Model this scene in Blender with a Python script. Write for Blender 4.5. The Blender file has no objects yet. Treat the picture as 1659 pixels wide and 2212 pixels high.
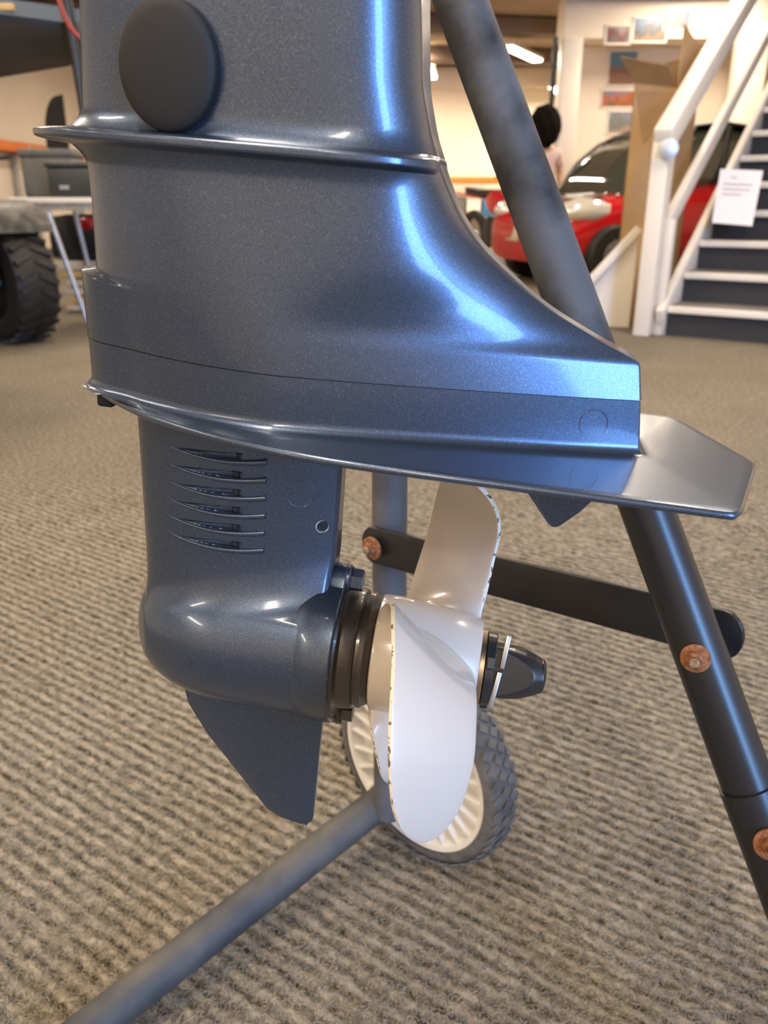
import bpy, bmesh, math, random
import numpy as np
from mathutils import Vector, Matrix

S = bpy.context.scene
COL = S.collection
PI = math.pi
random.seed(7)
rng = np.random.default_rng(7)

# ------------------------------------------------------------------ camera
cd = bpy.data.cameras.new('camera')
cam = bpy.data.objects.new('camera', cd)
COL.objects.link(cam)
cam.location = (0, 0, 0.80)
cam.rotation_euler = (math.radians(90 - 21.0), 0, 0)
cd.sensor_fit = 'VERTICAL'
cd.sensor_height = 36.0
cd.sensor_width = 27.0
cd.lens = 1768.0 / 2212.0 * 36.0
cd.clip_start = 0.02
cd.clip_end = 100
cd.dof.use_dof = True
cd.dof.focus_distance = 0.475
cd.dof.aperture_fstop = cd.lens / 2.7
S.camera = cam

# ------------------------------------------------------------------ world + exposure
w = bpy.data.worlds.new('sky')
S.world = w
w.use_nodes = True
bg = w.node_tree.nodes['Background']
bg.inputs['Color'].default_value = (0.35, 0.55, 1.0, 1)
bg.inputs['Strength'].default_value = 1.0
S.view_settings.view_transform = 'Standard'
S.view_settings.look = 'None'
S.view_settings.gamma = 1.0
S.view_settings.use_curve_mapping = False
S.view_settings.exposure = 0.65
S.cycles.use_denoising = True
S.cycles.max_bounces = 7
S.cycles.caustics_reflective = False
S.cycles.caustics_refractive = False
S.cycles.sample_clamp_indirect = 6.0


def area(name, loc, rot, sx, sy, power, color):
    l = bpy.data.lights.new(name, 'AREA')
    l.shape = 'RECTANGLE'
    l.size, l.size_y = sx, sy
    l.energy = power
    l.color = color
    o = bpy.data.objects.new(name, l)
    o.location = loc
    o.rotation_euler = rot
    COL.objects.link(o)
    return o


WARM = (1.0, 0.84, 0.66)
# daylight through the shop window in the front wall behind the camera (opening x 2.0..3.3, z 0.5..3.0)
area('window_daylight', (2.65, -3.45, 1.75), (math.radians(90), 0, 0), 1.26, 2.5, 205, (0.24, 0.49, 1.0))

# ------------------------------------------------------------------ materials
MATS = {}


def mat(name, color, rough=0.5, metal=0.0, coat=0.0, coat_rough=0.05, var=0.0, vscale=30.0, bump=0.0, bscale=200.0,
        spec=0.5, color2=None, trans=0.0, emis=None, estr=0.0, detail=4.0, bdist=0.001):
    if name in MATS:
        return MATS[name]
    m = bpy.data.materials.new(name)
    m.use_nodes = True
    nt = m.node_tree
    b = nt.nodes['Principled BSDF']
    c = (*color, 1)
    b.inputs['Base Color'].default_value = c
    b.inputs['Roughness'].default_value = rough
    b.inputs['Metallic'].default_value = metal
    b.inputs['Specular IOR Level'].default_value = spec
    b.inputs['Coat Weight'].default_value = coat
    b.inputs['Coat Roughness'].default_value = coat_rough
    b.inputs['Transmission Weight'].default_value = trans
    tc = nt.nodes.new('ShaderNodeTexCoord')
    if emis:
        b.inputs['Emission Color'].default_value = (*emis, 1)
        b.inputs['Emission Strength'].default_value = estr
    if var > 0 or color2:
        n = nt.nodes.new('ShaderNodeTexNoise')
        n.inputs['Scale'].default_value = vscale
        n.inputs['Detail'].default_value = detail
        nt.links.new(tc.outputs['Object'], n.inputs['Vector'])
        mx = nt.nodes.new('ShaderNodeMix')
        mx.data_type = 'RGBA'
        r = nt.nodes.new('ShaderNodeMapRange')
        r.inputs['From Min'].default_value = 0.35
        r.inputs['From Max'].default_value = 0.65
        nt.links.new(n.outputs['Fac'], r.inputs['Value'])
        nt.links.new(r.outputs['Result'], mx.inputs['Factor'])
        c2 = color2 if color2 else tuple(min(1, x * (1 + var)) for x in color)
        c1 = color if color2 else tuple(x * (1 - var) for x in color)
        mx.inputs['A'].default_value = (*c1, 1)
        mx.inputs['B'].default_value = (*c2, 1)
        nt.links.new(mx.outputs['Result'], b.inputs['Base Color'])
    if bump > 0:
        n = nt.nodes.new('ShaderNodeTexNoise')
        n.inputs['Scale'].default_value = bscale
        n.inputs['Detail'].default_value = 3
        nt.links.new(tc.outputs['Object'], n.inputs['Vector'])
        bn = nt.nodes.new('ShaderNodeBump')
        bn.inputs['Strength'].default_value = bump
        bn.inputs['Distance'].default_value = bdist
        nt.links.new(n.outputs['Fac'], bn.inputs['Height'])
        nt.links.new(bn.outputs['Normal'], b.inputs['Normal'])
    MATS[name] = m
    return m


def motor_paint():
    m = mat('metallic_blue_grey_paint', (0.050, 0.060, 0.085), 0.33, 0.80, coat=0.50, coat_rough=0.09)
    nt = m.node_tree
    b = nt.nodes['Principled BSDF']
    tc = nt.nodes.new('ShaderNodeTexCoord')
    n = nt.nodes.new('ShaderNodeTexNoise')
    n.inputs['Scale'].default_value = 1900
    n.inputs['Detail'].default_value = 2
    nt.links.new(tc.outputs['Object'], n.inputs['Vector'])
    cr = nt.nodes.new('ShaderNodeValToRGB')
    e = cr.color_ramp.elements
    e[0].position = 0.36
    e[0].color = (0.047, 0.067, 0.104, 1)
    e[1].position = 0.60
    e[1].color = (0.074, 0.101, 0.150, 1)
    x = cr.color_ramp.elements.new(0.76)
    x.color = (0.15, 0.185, 0.255, 1)
    nt.links.new(n.outputs['Fac'], cr.inputs['Fac'])
    nt.links.new(cr.outputs['Color'], b.inputs['Base Color'])
    bn = nt.nodes.new('ShaderNodeBump')
    bn.inputs['Strength'].default_value = 0.10
    bn.inputs['Distance'].default_value = 0.0003
    nt.links.new(n.outputs['Fac'], bn.inputs['Height'])
    nt.links.new(bn.outputs['Normal'], b.inputs['Normal'])
    return m


PAINT = motor_paint()
DARKPAINT = mat('dark_metallic_paint', (0.040, 0.037, 0.034), 0.34, 0.55, coat=0.4, coat_rough=0.08, color2=(0.085, 0.078, 0.070), vscale=1700, bump=0.1, bscale=1100, bdist=0.0004)
WHITEP = mat('white_propeller_paint', (0.565, 0.50, 0.43), 0.22, 0.0, coat=0.5, coat_rough=0.04, var=0.015, vscale=18)
EDGEP = mat('chipped_blade_edge', (0.80, 0.73, 0.60), 0.4, color2=(0.14, 0.10, 0.065), vscale=260)
for _m, _p0, _p1 in ((EDGEP, 0.585, 0.61),):
    for _n in _m.node_tree.nodes:
        if _n.type == 'MAP_RANGE':
            _n.inputs['From Min'].default_value = _p0
            _n.inputs['From Max'].default_value = _p1
RUBBER = mat('matt_black_plastic_cap', (0.010, 0.0088, 0.0072), 0.66, spec=0.4, var=0.12, vscale=900, bump=0.1, bscale=1500, bdist=0.0003)
NUTP = mat('black_nylon', (0.018, 0.018, 0.020), 0.25, var=0.15, vscale=60)
STEEL = mat('stainless_steel', (0.42, 0.40, 0.38), 0.38, 1.0)
BRASS = mat('bronze_washer', (0.42, 0.33, 0.22), 0.35, 1.0)
BLACK = mat('deep_black', (0.006, 0.006, 0.007), 0.8)


def dusty_tube():
    m = mat('dusty_black_tube', (0.013, 0.014, 0.017), 0.40, color2=(0.072, 0.076, 0.086), vscale=15, detail=6)
    nt = m.node_tree
    b = nt.nodes['Principled BSDF']
    mr = [n for n in nt.nodes if n.type == 'MAP_RANGE'][0]
    mr.inputs['From Min'].default_value = 0.45
    mr.inputs['From Max'].default_value = 0.62
    mx = [n for n in nt.nodes if n.type == 'MIX'][0]
    tc = [n for n in nt.nodes if n.type == 'TEX_COORD'][0]
    sp = nt.nodes.new('ShaderNodeSeparateXYZ')
    nt.links.new(tc.outputs['Object'], sp.inputs[0])
    zr = nt.nodes.new('ShaderNodeMapRange')       # settled dust on the handled upper length only
    zr.inputs['From Min'].default_value = 0.60
    zr.inputs['From Max'].default_value = 0.72
    nt.links.new(sp.outputs['Z'], zr.inputs['Value'])
    mu = nt.nodes.new('ShaderNodeMath')
    mu.operation = 'MULTIPLY'
    nt.links.new(mr.outputs['Result'], mu.inputs[0])
    nt.links.new(zr.outputs['Result'], mu.inputs[1])
    nt.links.new(mu.outputs[0], mx.inputs['Factor'])
    rr = nt.nodes.new('ShaderNodeMapRange')
    rr.inputs['To Min'].default_value = 0.33
    rr.inputs['To Max'].default_value = 0.66
    nt.links.new(zr.outputs['Result'], rr.inputs['Value'])
    nt.links.new(rr.outputs['Result'], b.inputs['Roughness'])
    return m


TUBE = dusty_tube()
POSTM = mat('dusty_grey_post', (0.070, 0.074, 0.085), 0.5, color2=(0.125, 0.128, 0.138), vscale=16)
TUBEC = mat('clean_black_tube', (0.011, 0.012, 0.015), 0.34, var=0.2, vscale=25)
RODM = mat('dusty_grey_tube', (0.038, 0.041, 0.048), 0.62, color2=(0.105, 0.096, 0.082), vscale=14)
RUST = mat('rusty_steel', (0.20, 0.065, 0.022), 0.7, 0.25, color2=(0.38, 0.17, 0.07), vscale=260, bump=0.4, bscale=400)
BOLTM = mat('dull_bolt_steel', (0.40, 0.30, 0.20), 0.45, 0.8, var=0.3, vscale=300)
RIMW = mat('white_plastic_rim', (0.80, 0.78, 0.74), 0.4, var=0.03, vscale=30)
TYRE = mat('dusty_grey_tyre', (0.095, 0.094, 0.094), 0.8, color2=(0.16, 0.155, 0.15), vscale=45, bump=0.2, bscale=300)
CREAM = mat('cream_wall_paint', (0.86, 0.76, 0.62), 0.8, var=0.03, vscale=1.5)
WHITE = mat('white_gloss_paint', (0.82, 0.76, 0.67), 0.45, var=0.03, vscale=3)
CEIL = mat('brown_ceiling_board', (0.42, 0.31, 0.22), 0.85, var=0.1, vscale=1.2)
CEILD = mat('dark_brown_beam', (0.20, 0.145, 0.105), 0.8, var=0.1, vscale=2)
CARD = mat('corrugated_cardboard', (0.47, 0.30, 0.145), 0.8, var=0.06, vscale=6, bump=0.1, bscale=80)
CARDIN = mat('cardboard_inside', (0.36, 0.225, 0.11), 0.85, var=0.08, vscale=8)
RISER = mat('black_speckled_riser', (0.035, 0.035, 0.038), 0.8, var=0.35, vscale=260)
TREADM = mat('grey_stair_tread', (0.20, 0.19, 0.18), 0.7, var=0.2, vscale=200)
PAPER = mat('white_paper', (0.84, 0.83, 0.88), 0.7, var=0.01, vscale=20)
INK = mat('grey_print', (0.36, 0.36, 0.40), 0.8)
REDP = mat('glossy_red_paint', (0.52, 0.008, 0.012), 0.16, 0.0, coat=0.8, var=0.08, vscale=3)
GLASS = mat('dark_windscreen_glass', (0.06, 0.07, 0.055), 0.06, 0.0, spec=0.9, coat=1.0, coat_rough=0.02)
CHROME = mat('chrome', (0.8, 0.78, 0.74), 0.12, 1.0)
LENS = mat('clear_headlight_lens', (0.85, 0.82, 0.76), 0.1, 0.3, coat=1.0)
BTYRE = mat('black_rubber_tyre', (0.016, 0.015, 0.014), 0.6, var=0.3, vscale=30, bump=0.15, bscale=60)
BPLAS = mat('black_plastic', (0.018, 0.018, 0.018), 0.4, var=0.2, vscale=20)
GPLAS = mat('grey_plastic', (0.16, 0.155, 0.14), 0.45, var=0.25, vscale=30)
DGREEN = mat('dark_green_grey_plastic', (0.042, 0.046, 0.042), 0.5, var=0.15, vscale=12)
MGREEN = mat('grey_green_plastic', (0.12, 0.12, 0.105), 0.5, var=0.12, vscale=12)
ORANGE = mat('orange_rack_beam', (0.80, 0.20, 0.03), 0.5, var=0.05, vscale=5)
BLUEP = mat('blue_steel', (0.05, 0.20, 0.42), 0.5, var=0.1, vscale=5)
WOODY = mat('yellow_pine', (0.62, 0.40, 0.15), 0.6, var=0.12, vscale=9)
WOODP = mat('pale_board', (0.66, 0.55, 0.40), 0.6, var=0.1, vscale=9)
GALV = mat('galvanised_steel', (0.55, 0.57, 0.60), 0.4, 0.7, var=0.1, vscale=20)
REDS = mat('red_cord', (0.26, 0.03, 0.02), 0.45, var=0.1, vscale=60)
HULLD = mat('dark_brown_grp_hull', (0.035, 0.028, 0.022), 0.35, var=0.2, vscale=6)
HULLR = mat('pale_grey_green_rim', (0.13, 0.128, 0.10), 0.5, var=0.1, vscale=5)
SKIN = mat('skin', (0.52, 0.30, 0.20), 0.55, var=0.04, vscale=12)
HAIR = mat('black_hair', (0.010, 0.007, 0.006), 0.95, spec=0.1, var=0.4, vscale=40, bump=0.5, bscale=90, bdist=0.01)
SHIRT = mat('pale_pink_shirt', (0.72, 0.56, 0.52), 0.8, var=0.05, vscale=10)
TROUS = mat('dark_trousers', (0.03, 0.03, 0.04), 0.85, var=0.1, vscale=10)


def lamp_mat():
    m = bpy.data.materials.new('warm_fluorescent_tube')
    m.use_nodes = True
    b = m.node_tree.nodes['Principled BSDF']
    b.inputs['Base Color'].default_value = (0.9, 0.85, 0.75, 1)
    b.inputs['Emission Color'].default_value = (1.0, 0.86, 0.66, 1)
    b.inputs['Emission Strength'].default_value = 14
    return m


LAMP = lamp_mat()


def photo_mat(name, c_sky, c_mid, c_low, seed):
    """abstract printed picture: sky band, subject blobs, ground band (all flat print)"""
    m = bpy.data.materials.new(name)
    m.use_nodes = True
    nt = m.node_tree
    b = nt.nodes['Principled BSDF']
    b.inputs['Roughness'].default_value = 0.25
    tc = nt.nodes.new('ShaderNodeTexCoord')
    n = nt.nodes.new('ShaderNodeTexNoise')
    n.inputs['Scale'].default_value = 9
    n.noise_dimensions = '4D'
    n.inputs['W'].default_value = seed
    nt.links.new(tc.outputs['Object'], n.inputs['Vector'])
    sp = nt.nodes.new('ShaderNodeSeparateXYZ')
    nt.links.new(tc.outputs['Object'], sp.inputs[0])
    ma = nt.nodes.new('ShaderNodeMath')
    ma.operation = 'MULTIPLY_ADD'
    ma.inputs[1].default_value = 0.55
    nt.links.new(n.outputs['Fac'], ma.inputs[0])
    nt.links.new(sp.outputs['Z'], ma.inputs[2])
    cr = nt.nodes.new('ShaderNodeValToRGB')
    cr.color_ramp.elements[0].position = 0.18
    cr.color_ramp.elements[0].color = (*c_low, 1)
    cr.color_ramp.elements[1].position = 0.40
    cr.color_ramp.elements[1].color = (*c_sky, 1)
    e = cr.color_ramp.elements.new(0.27)
    e.color = (*c_mid, 1)
    nt.links.new(ma.outputs[0], cr.inputs['Fac'])
    nt.links.new(cr.outputs['Color'], b.inputs['Base Color'])
    return m


# ------------------------------------------------------------------ helpers
def link(o, parent=None):
    COL.objects.link(o)
    if parent is not None:
        o.parent = parent
    return o


def mesh_obj(name, verts, faces, m, parent=None, smooth=True, sharp=40):
    me = bpy.data.meshes.new(name)
    me.from_pydata([tuple(v) for v in verts], [], [tuple(f) for f in faces])
    me.update()
    bm = bmesh.new()
    bm.from_mesh(me)
    bmesh.ops.recalc_face_normals(bm, faces=bm.faces)
    bm.to_mesh(me)
    bm.free()
    if smooth:
        me.polygons.foreach_set('use_smooth', [True] * len(me.polygons))
        me.set_sharp_from_angle(angle=math.radians(sharp))
    me.materials.append(m)
    return link(bpy.data.objects.new(name, me), parent)


def bm_obj(name, bm, m, parent=None, smooth=True, sharp=40, recalc=True):
    if recalc:
        bmesh.ops.recalc_face_normals(bm, faces=bm.faces)
    me = bpy.data.meshes.new(name)
    bm.to_mesh(me)
    bm.free()
    if smooth:
        me.polygons.foreach_set('use_smooth', [True] * len(me.polygons))
        me.set_sharp_from_angle(angle=math.radians(sharp))
    for mm in (m if isinstance(m, (list, tuple)) else [m]):
        me.materials.append(mm)
    return link(bpy.data.objects.new(name, me), parent)


def grid_faces(nr, nc, closed=True):
    f = []
    for i in range(nr - 1):
        for j in range(nc if closed else nc - 1):
            k = (j + 1) % nc
            f.append((i * nc + j, i * nc + k, (i + 1) * nc + k, (i + 1) * nc + j))
    return f


def loft(name, rows, m, parent=None, cap0=True, cap1=True, sharp=40):
    rows = np.asarray(rows)
    nr, nc, _ = rows.shape
    f = grid_faces(nr, nc)
    if cap0:
        f.append(tuple(range(nc))[::-1])
    if cap1:
        f.append(tuple((nr - 1) * nc + j for j in range(nc)))
    return mesh_obj(name, rows.reshape(-1, 3), f, m, parent, sharp=sharp)


def basis(d):
    d = Vector(d).normalized()
    a = Vector((0, 0, 1)) if abs(d.z) < 0.9 else Vector((1, 0, 0))
    u = d.cross(a).normalized()
    return d, u, d.cross(u)


def bm_tube(bm, p0, p1, r0, r1=None, n=24, caps=True):
    r1 = r0 if r1 is None else r1
    p0, p1 = Vector(p0), Vector(p1)
    d, u, v = basis(p1 - p0)
    A, B = [], []
    for i in range(n):
        t = 2 * PI * i / n
        q = u * math.cos(t) + v * math.sin(t)
        A.append(bm.verts.new(p0 + q * r0))
        B.append(bm.verts.new(p1 + q * r1))
    for i in range(n):
        j = (i + 1) % n
        bm.faces.new((A[i], A[j], B[j], B[i]))
    if caps:
        bm.faces.new(A[::-1])
        bm.faces.new(B)


def tube(name, p0, p1, r, m, parent=None, n=28):
    bm = bmesh.new()
    bm_tube(bm, p0, p1, r, n=n)
    return bm_obj(name, bm, m, parent)


def bm_lathe(bm, prof, origin, axis, n=48):
    """prof: list of (distance along axis, radius)"""
    d, u, v = basis(axis)
    o = Vector(origin)
    rings = []
    for (s, r) in prof:
        if r < 1e-6:
            rings.append([bm.verts.new(o + d * s)])
        else:
            rings.append([bm.verts.new(o + d * s + (u * math.cos(2 * PI * i / n) + v * math.sin(2 * PI * i / n)) * r) for i in range(n)])
    for a, b in zip(rings[:-1], rings[1:]):
        if len(a) == 1 and len(b) == 1:
            continue
        for i in range(n):
            j = (i + 1) % n
            if len(a) == 1:
                bm.faces.new((a[0], b[j], b[i]))
            elif len(b) == 1:
                bm.faces.new((a[i], a[j], b[0]))
            else:
                bm.faces.new((a[i], a[j], b[j], b[i]))


def lathe(name, prof, origin, axis, m, parent=None, n=48, sharp=35):
    bm = bmesh.new()
    bm_lathe(bm, prof, origin, axis, n)
    return bm_obj(name, bm, m, parent, sharp=sharp)


def bm_box(bm, c, s, rot=None, bevel=0.0):
    r = bmesh.ops.create_cube(bm, size=1.0)
    vs = r['verts']
    M = Matrix.Translation(Vector(c)) @ (rot.to_4x4() if rot is not None else Matrix.Identity(4)) @ Matrix.Diagonal((*s, 1))
    bmesh.ops.transform(bm, matrix=M, verts=vs)
    if bevel > 0:
        es = list({e for v in vs for e in v.link_edges})
        bmesh.ops.bevel(bm, geom=es, offset=bevel, segments=2, affect='EDGES', profile=0.5)


def box(name, c, s, m, parent=None, rot=None, bevel=0.004):
    bm = bmesh.new()
    bm_box(bm, c, s, rot, bevel)
    return bm_obj(name, bm, m, parent, sharp=50)


def bar(name, p0, p1, wid, thk, m, parent=None, up=(0, 0, 1), bevel=0.003):
    """rectangular bar from p0 to p1; wid along up, thk across"""
    p0, p1 = Vector(p0), Vector(p1)
    d = (p1 - p0)
    L = d.length
    d.normalize()
    side = d.cross(Vector(up)).normalized()
    upv = side.cross(d)
    R = Matrix((d, side, upv)).transposed()
    return box(name, (p0 + p1) / 2, (L, thk, wid), m, parent, rot=R, bevel=bevel)


def prism(name, pts, thick, m, parent=None, bevel=0.0, M=None):
    """pts: list of 3D points of a planar polygon, extruded by vector thick"""
    bm = bmesh.new()
    t = Vector(thick)
    A = [bm.verts.new(Vector(p)) for p in pts]
    B = [bm.verts.new(Vector(p) + t) for p in pts]
    n = len(pts)
    bm.faces.new(A[::-1])
    bm.faces.new(B)
    for i in range(n):
        j = (i + 1) % n
        bm.faces.new((A[i], A[j], B[j], B[i]))
    bmesh.ops.recalc_face_normals(bm, faces=bm.faces)
    if bevel > 0:
        bmesh.ops.bevel(bm, geom=list(bm.edges), offset=bevel, segments=2, affect='EDGES', profile=0.5)
    return bm_obj(name, bm, m, parent, sharp=45)


def path_tube(name, pts, r, m, parent=None, n=10, closed=False):
    P = [Vector(p) for p in pts]
    rows = []
    for i, p in enumerate(P):
        a = P[max(0, i - 1)]
        b = P[min(len(P) - 1, i + 1)]
        d, u, v = basis(b - a)
        rows.append([p + (u * math.cos(2 * PI * k / n) + v * math.sin(2 * PI * k / n)) * r for k in range(n)])
    return loft(name, [[tuple(q) for q in row] for row in rows], m, parent)


def thing(name, loc, label, cat, rot=None, group=None):
    o = bpy.data.objects.new(name, None)
    o.empty_display_size = 0.05
    if rot is not None:
        o.matrix_world = Matrix.Translation(Vector(loc)) @ rot.to_4x4()
    else:
        o.location = loc
    COL.objects.link(o)
    o['label'] = label
    o['category'] = cat
    if group:
        o['group'] = group
    return o


def tag(o, label, cat, group=None, kind=None):
    o['label'] = label
    o['category'] = cat
    if group:
        o['group'] = group
    if kind:
        o['kind'] = kind
    return o


def struct(o, label=None):
    o['kind'] = 'structure'
    if label:
        o['label'] = label
    return o


def smooth01(x):
    x = np.clip(x, 0, 1)
    return x * x * (3 - 2 * x)


# ================================================================== SETTING
X0, X1, Y0, Y1, ZC = -5.7, 3.4, -3.5, 18.0, 3.2
struct(box('ceiling', ((X0 + X1) / 2 + 1.5, (Y0 + Y1) / 2, ZC + 0.05), (X1 - X0 + 3.4, Y1 - Y0 + 0.4, 0.1), CEIL, bevel=0))
struct(box('wall_back', ((X0 + X1) / 2 + 1.5, Y1 + 0.05, ZC / 2), (X1 - X0 + 3.4, 0.1, ZC), CREAM, bevel=0))
struct(box('wall_left', (X0 - 0.05, (Y0 + Y1) / 2, ZC / 2), (0.1, Y1 - Y0, ZC), CREAM, bevel=0))
bm = bmesh.new()
bm_box(bm, ((X0 + 2.0) / 2, Y0 - 0.05, ZC / 2), (2.0 - X0, 0.1, ZC))
bm_box(bm, ((3.3 + X1) / 2, Y0 - 0.05, ZC / 2), (X1 - 3.3, 0.1, ZC))
bm_box(bm, (2.65, Y0 - 0.05, 0.24), (1.3, 0.1, 0.48))
bm_box(bm, (2.65, Y0 - 0.05, 3.11), (1.3, 0.1, 0.18))
struct(bm_obj('wall_front', bm, CREAM, smooth=False))
struct(box('wall_right', (X1 + 0.05, (Y0 + 4.2) / 2, ZC / 2), (0.1, 4.2 - Y0, ZC), CREAM, bevel=0))
struct(box('wall_side', (6.55, 11, ZC / 2), (0.1, 14, ZC), CREAM, bevel=0))
struct(box('wall_corner', (4.95, 4.25, ZC / 2), (3.1, 0.1, ZC), CREAM, bevel=0))
# window frame of the daylight opening
bm = bmesh.new()
for xx in (1.97, 3.33):
    bm_box(bm, (xx, Y0 + 0.03, 1.75), (0.06, 0.08, 2.6))
for zz in (0.46, 3.04):
    bm_box(bm, (2.65, Y0 + 0.03, zz), (1.42, 0.08, 0.06))
struct(bm_obj('window_1', bm, WHITE, smooth=False))
# upper mezzanine wall, poster wall, pillars
struct(box('wall_mezzanine', (4.30, 11.40, 2.89), (4.3, 0.5, 0.62), CREAM, bevel=0))
struct(box('wall_poster', (4.40, 11.95, 1.3), (4.1, 0.1, 2.6), CREAM, bevel=0))
struct(box('trim_1', (2.26, 11.25, 1.29), (0.24, 0.24, 2.58), WHITE, bevel=0.01), 'white square pillar beside the poster wall')
struct(box('trim_2', (4.34, 11.0, 1.6), (0.32, 0.3, 3.2), WHITE, bevel=0.01), 'white square pillar behind the staircase rails')
struct(tube('trim_3', (2.06, 11.2, 0), (2.06, 11.2, 2.6), 0.03, BPLAS), 'thin dark pipe beside the white pillar')
# ceiling beams
for i, (yy, zz, dd) in enumerate(((5.2, 3.1, .5), (8.0, 3.1, .45), (10.6, 3.08, 0.4), (13.2, 3.08, 0.4), (15.8, 3.08, 0.4))):
    struct(box('trim_%d' % (4 + i), (0.4, yy, zz), (12.2, dd, 0.2), CEILD, bevel=0.01, rot=Matrix.Rotation(math.radians(9), 3, 'Z')))
struct(box('trim_9', (-0.5, 17.9, 2.98), (10.4, 0.16, 0.34), WHITE, bevel=0.01))

# ---- carpet: outer plane with a relief patch of real ribs in front of the camera
RIB_A = math.radians(-34.5)
RDIR = np.array([math.cos(RIB_A), math.sin(RIB_A)])
RNOR = np.array([-math.sin(RIB_A), math.cos(RIB_A)])
RIB = 0.0205


def carpet_mat():
    m = bpy.data.materials.new('ribbed_beige_carpet')
    m.use_nodes = True
    nt = m.node_tree
    b = nt.nodes['Principled BSDF']
    b.inputs['Roughness'].default_value = 0.95
    b.inputs['Specular IOR Level'].default_value = 0.1
    tc = nt.nodes.new('ShaderNodeTexCoord')

    def node(t, **kw):
        n = nt.nodes.new(t)
        for k, v in kw.items():
            setattr(n, k, v)
        return n

    def math_(op, a, bb=None, c=None):
        n = node('ShaderNodeMath', operation=op)
        for i, x in enumerate((a, bb, c)):
            if x is None:
                continue
            if isinstance(x, (int, float)):
                n.inputs[i].default_value = x
            else:
                nt.links.new(x, n.inputs[i])
        return n.outputs[0]
    rot = node('ShaderNodeVectorRotate', rotation_type='Z_AXIS')
    nt.links.new(tc.outputs['Object'], rot.inputs['Vector'])
    rot.inputs['Angle'].default_value = -RIB_A
    sp = node('ShaderNodeSeparateXYZ')
    nt.links.new(rot.outputs[0], sp.inputs[0])
    # rib phase, wobbled
    nz = node('ShaderNodeTexNoise')
    nz.inputs['Scale'].default_value = 22
    nz.inputs['Detail'].default_value = 2
    nt.links.new(tc.outputs['Object'], nz.inputs['Vector'])
    ph = math_('MULTIPLY_ADD', sp.outputs['Y'], 2 * PI / RIB, math_('MULTIPLY', math_('SUBTRACT', nz.outputs['Fac'], 0.5), 2.2))
    wv = math_('MULTIPLY_ADD', math_('COSINE', ph), 0.5, 0.5)
    # clumps stretched along the rib
    mp = node('ShaderNodeMapping')
    mp.inputs['Scale'].default_value = (62, 115, 60)
    nt.links.new(rot.outputs[0], mp.inputs['Vector'])
    n2 = node('ShaderNodeTexNoise')
    n2.inputs['Scale'].default_value = 1
    n2.inputs['Detail'].default_value = 3
    nt.links.new(mp.outputs[0], n2.inputs['Vector'])
    n3 = node('ShaderNodeTexNoise')
    n3.inputs['Scale'].default_value = 330
    n3.inputs['Detail'].default_value = 4
    n3.inputs['Distortion'].default_value = 1.5
    nt.links.new(tc.outputs['Object'], n3.inputs['Vector'])
    n4 = node('ShaderNodeTexNoise')
    n4.inputs['Scale'].default_value = 2.2
    nt.links.new(tc.outputs['Object'], n4.inputs['Vector'])
    h = math_('ADD', math_('MULTIPLY', wv, 0.30), math_('ADD', math_('MULTIPLY', n2.outputs['Fac'], 0.95), math_('MULTIPLY', n3.outputs['Fac'], 0.80)))
    h = math_('ADD', h, math_('MULTIPLY', n4.outputs['Fac'], 0.15))
    cr = node('ShaderNodeValToRGB')
    e = cr.color_ramp.elements
    e[0].position = 0.62
    e[0].color = (0.026, 0.023, 0.015, 1)
    e[1].position = 1.25
    e[1].color = (0.345, 0.303, 0.242, 1)
    k = e.new(0.86)
    k.color = (0.142, 0.123, 0.091, 1)
    hs = math_('MULTIPLY', h, 1.0)
    mr = node('ShaderNodeMapRange')
    mr.inputs['From Min'].default_value = 0.68
    mr.inputs['From Max'].default_value = 1.46
    nt.links.new(hs, mr.inputs['Value'])
    for el, p in zip(sorted(e, key=lambda q: q.position), (0.12, 0.42, 0.80)):
        el.position = p
    nt.links.new(mr.outputs['Result'], cr.inputs['Fac'])
    nt.links.new(cr.outputs['Color'], b.inputs['Base Color'])
    bn = node('ShaderNodeBump')
    bn.inputs['Strength'].default_value = 0.5
    bn.inputs['Distance'].default_value = 0.004
    nt.links.new(h, bn.inputs['Height'])
    nt.links.new(bn.outputs['Normal'], b.inputs['Normal'])
    return m


CARPET = carpet_mat()


def vnoise(x, y, seed):
    r = np.random.default_rng(seed).random((257, 257))
    xi, yi = np.floor(x).astype(int), np.floor(y).astype(int)
    fx, fy = smooth01(x - xi), smooth01(y - yi)
    g = lambda a, b_: r[a % 257, b_ % 257]
    return (g(xi, yi) * (1 - fx) + g(xi + 1, yi) * fx) * (1 - fy) + (g(xi, yi + 1) * (1 - fx) + g(xi + 1, yi + 1) * fx) * fy


fx0, fx1, fy0, fy1 = -1.1, 1.1, 0.42, 2.3
nx, ny = 520, 560
gx, gy = np.meshgrid(np.linspace(fx0, fx1, nx), fy0 + (fy1 - fy0) * np.linspace(0, 1, ny) ** 1.35, indexing='ij')
al = gx * RDIR[0] + gy * RDIR[1]
ac = gx * RNOR[0] + gy * RNOR[1]
wob = (vnoise(gx * 22 + 50, gy * 22 + 50, 3) - .5) * 1.6
hgt = 0.0022 * (0.5 + 0.5 * np.cos(ac * 2 * PI / RIB + wob)) + 0.0046 * (vnoise(al * 62 + 300, ac * 115 + 300, 5) - 0.55) + 0.0016 * (vnoise(gx * 260 + 500, gy * 260 + 500, 9) - .5)
edge = np.minimum.reduce([(gx - fx0), (fx1 - gx), (gy - fy0), (fy1 - gy)]) / 0.05
hgt = (hgt - 0.002) * smooth01(edge)
V = np.stack([gx, gy, hgt], -1).reshape(-1, 3).tolist()
F = [(i * ny + j, (i + 1) * ny + j, (i + 1) * ny + j + 1, i * ny + j + 1) for i in range(nx - 1) for j in range(ny - 1)]
nb = len(V)
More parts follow.
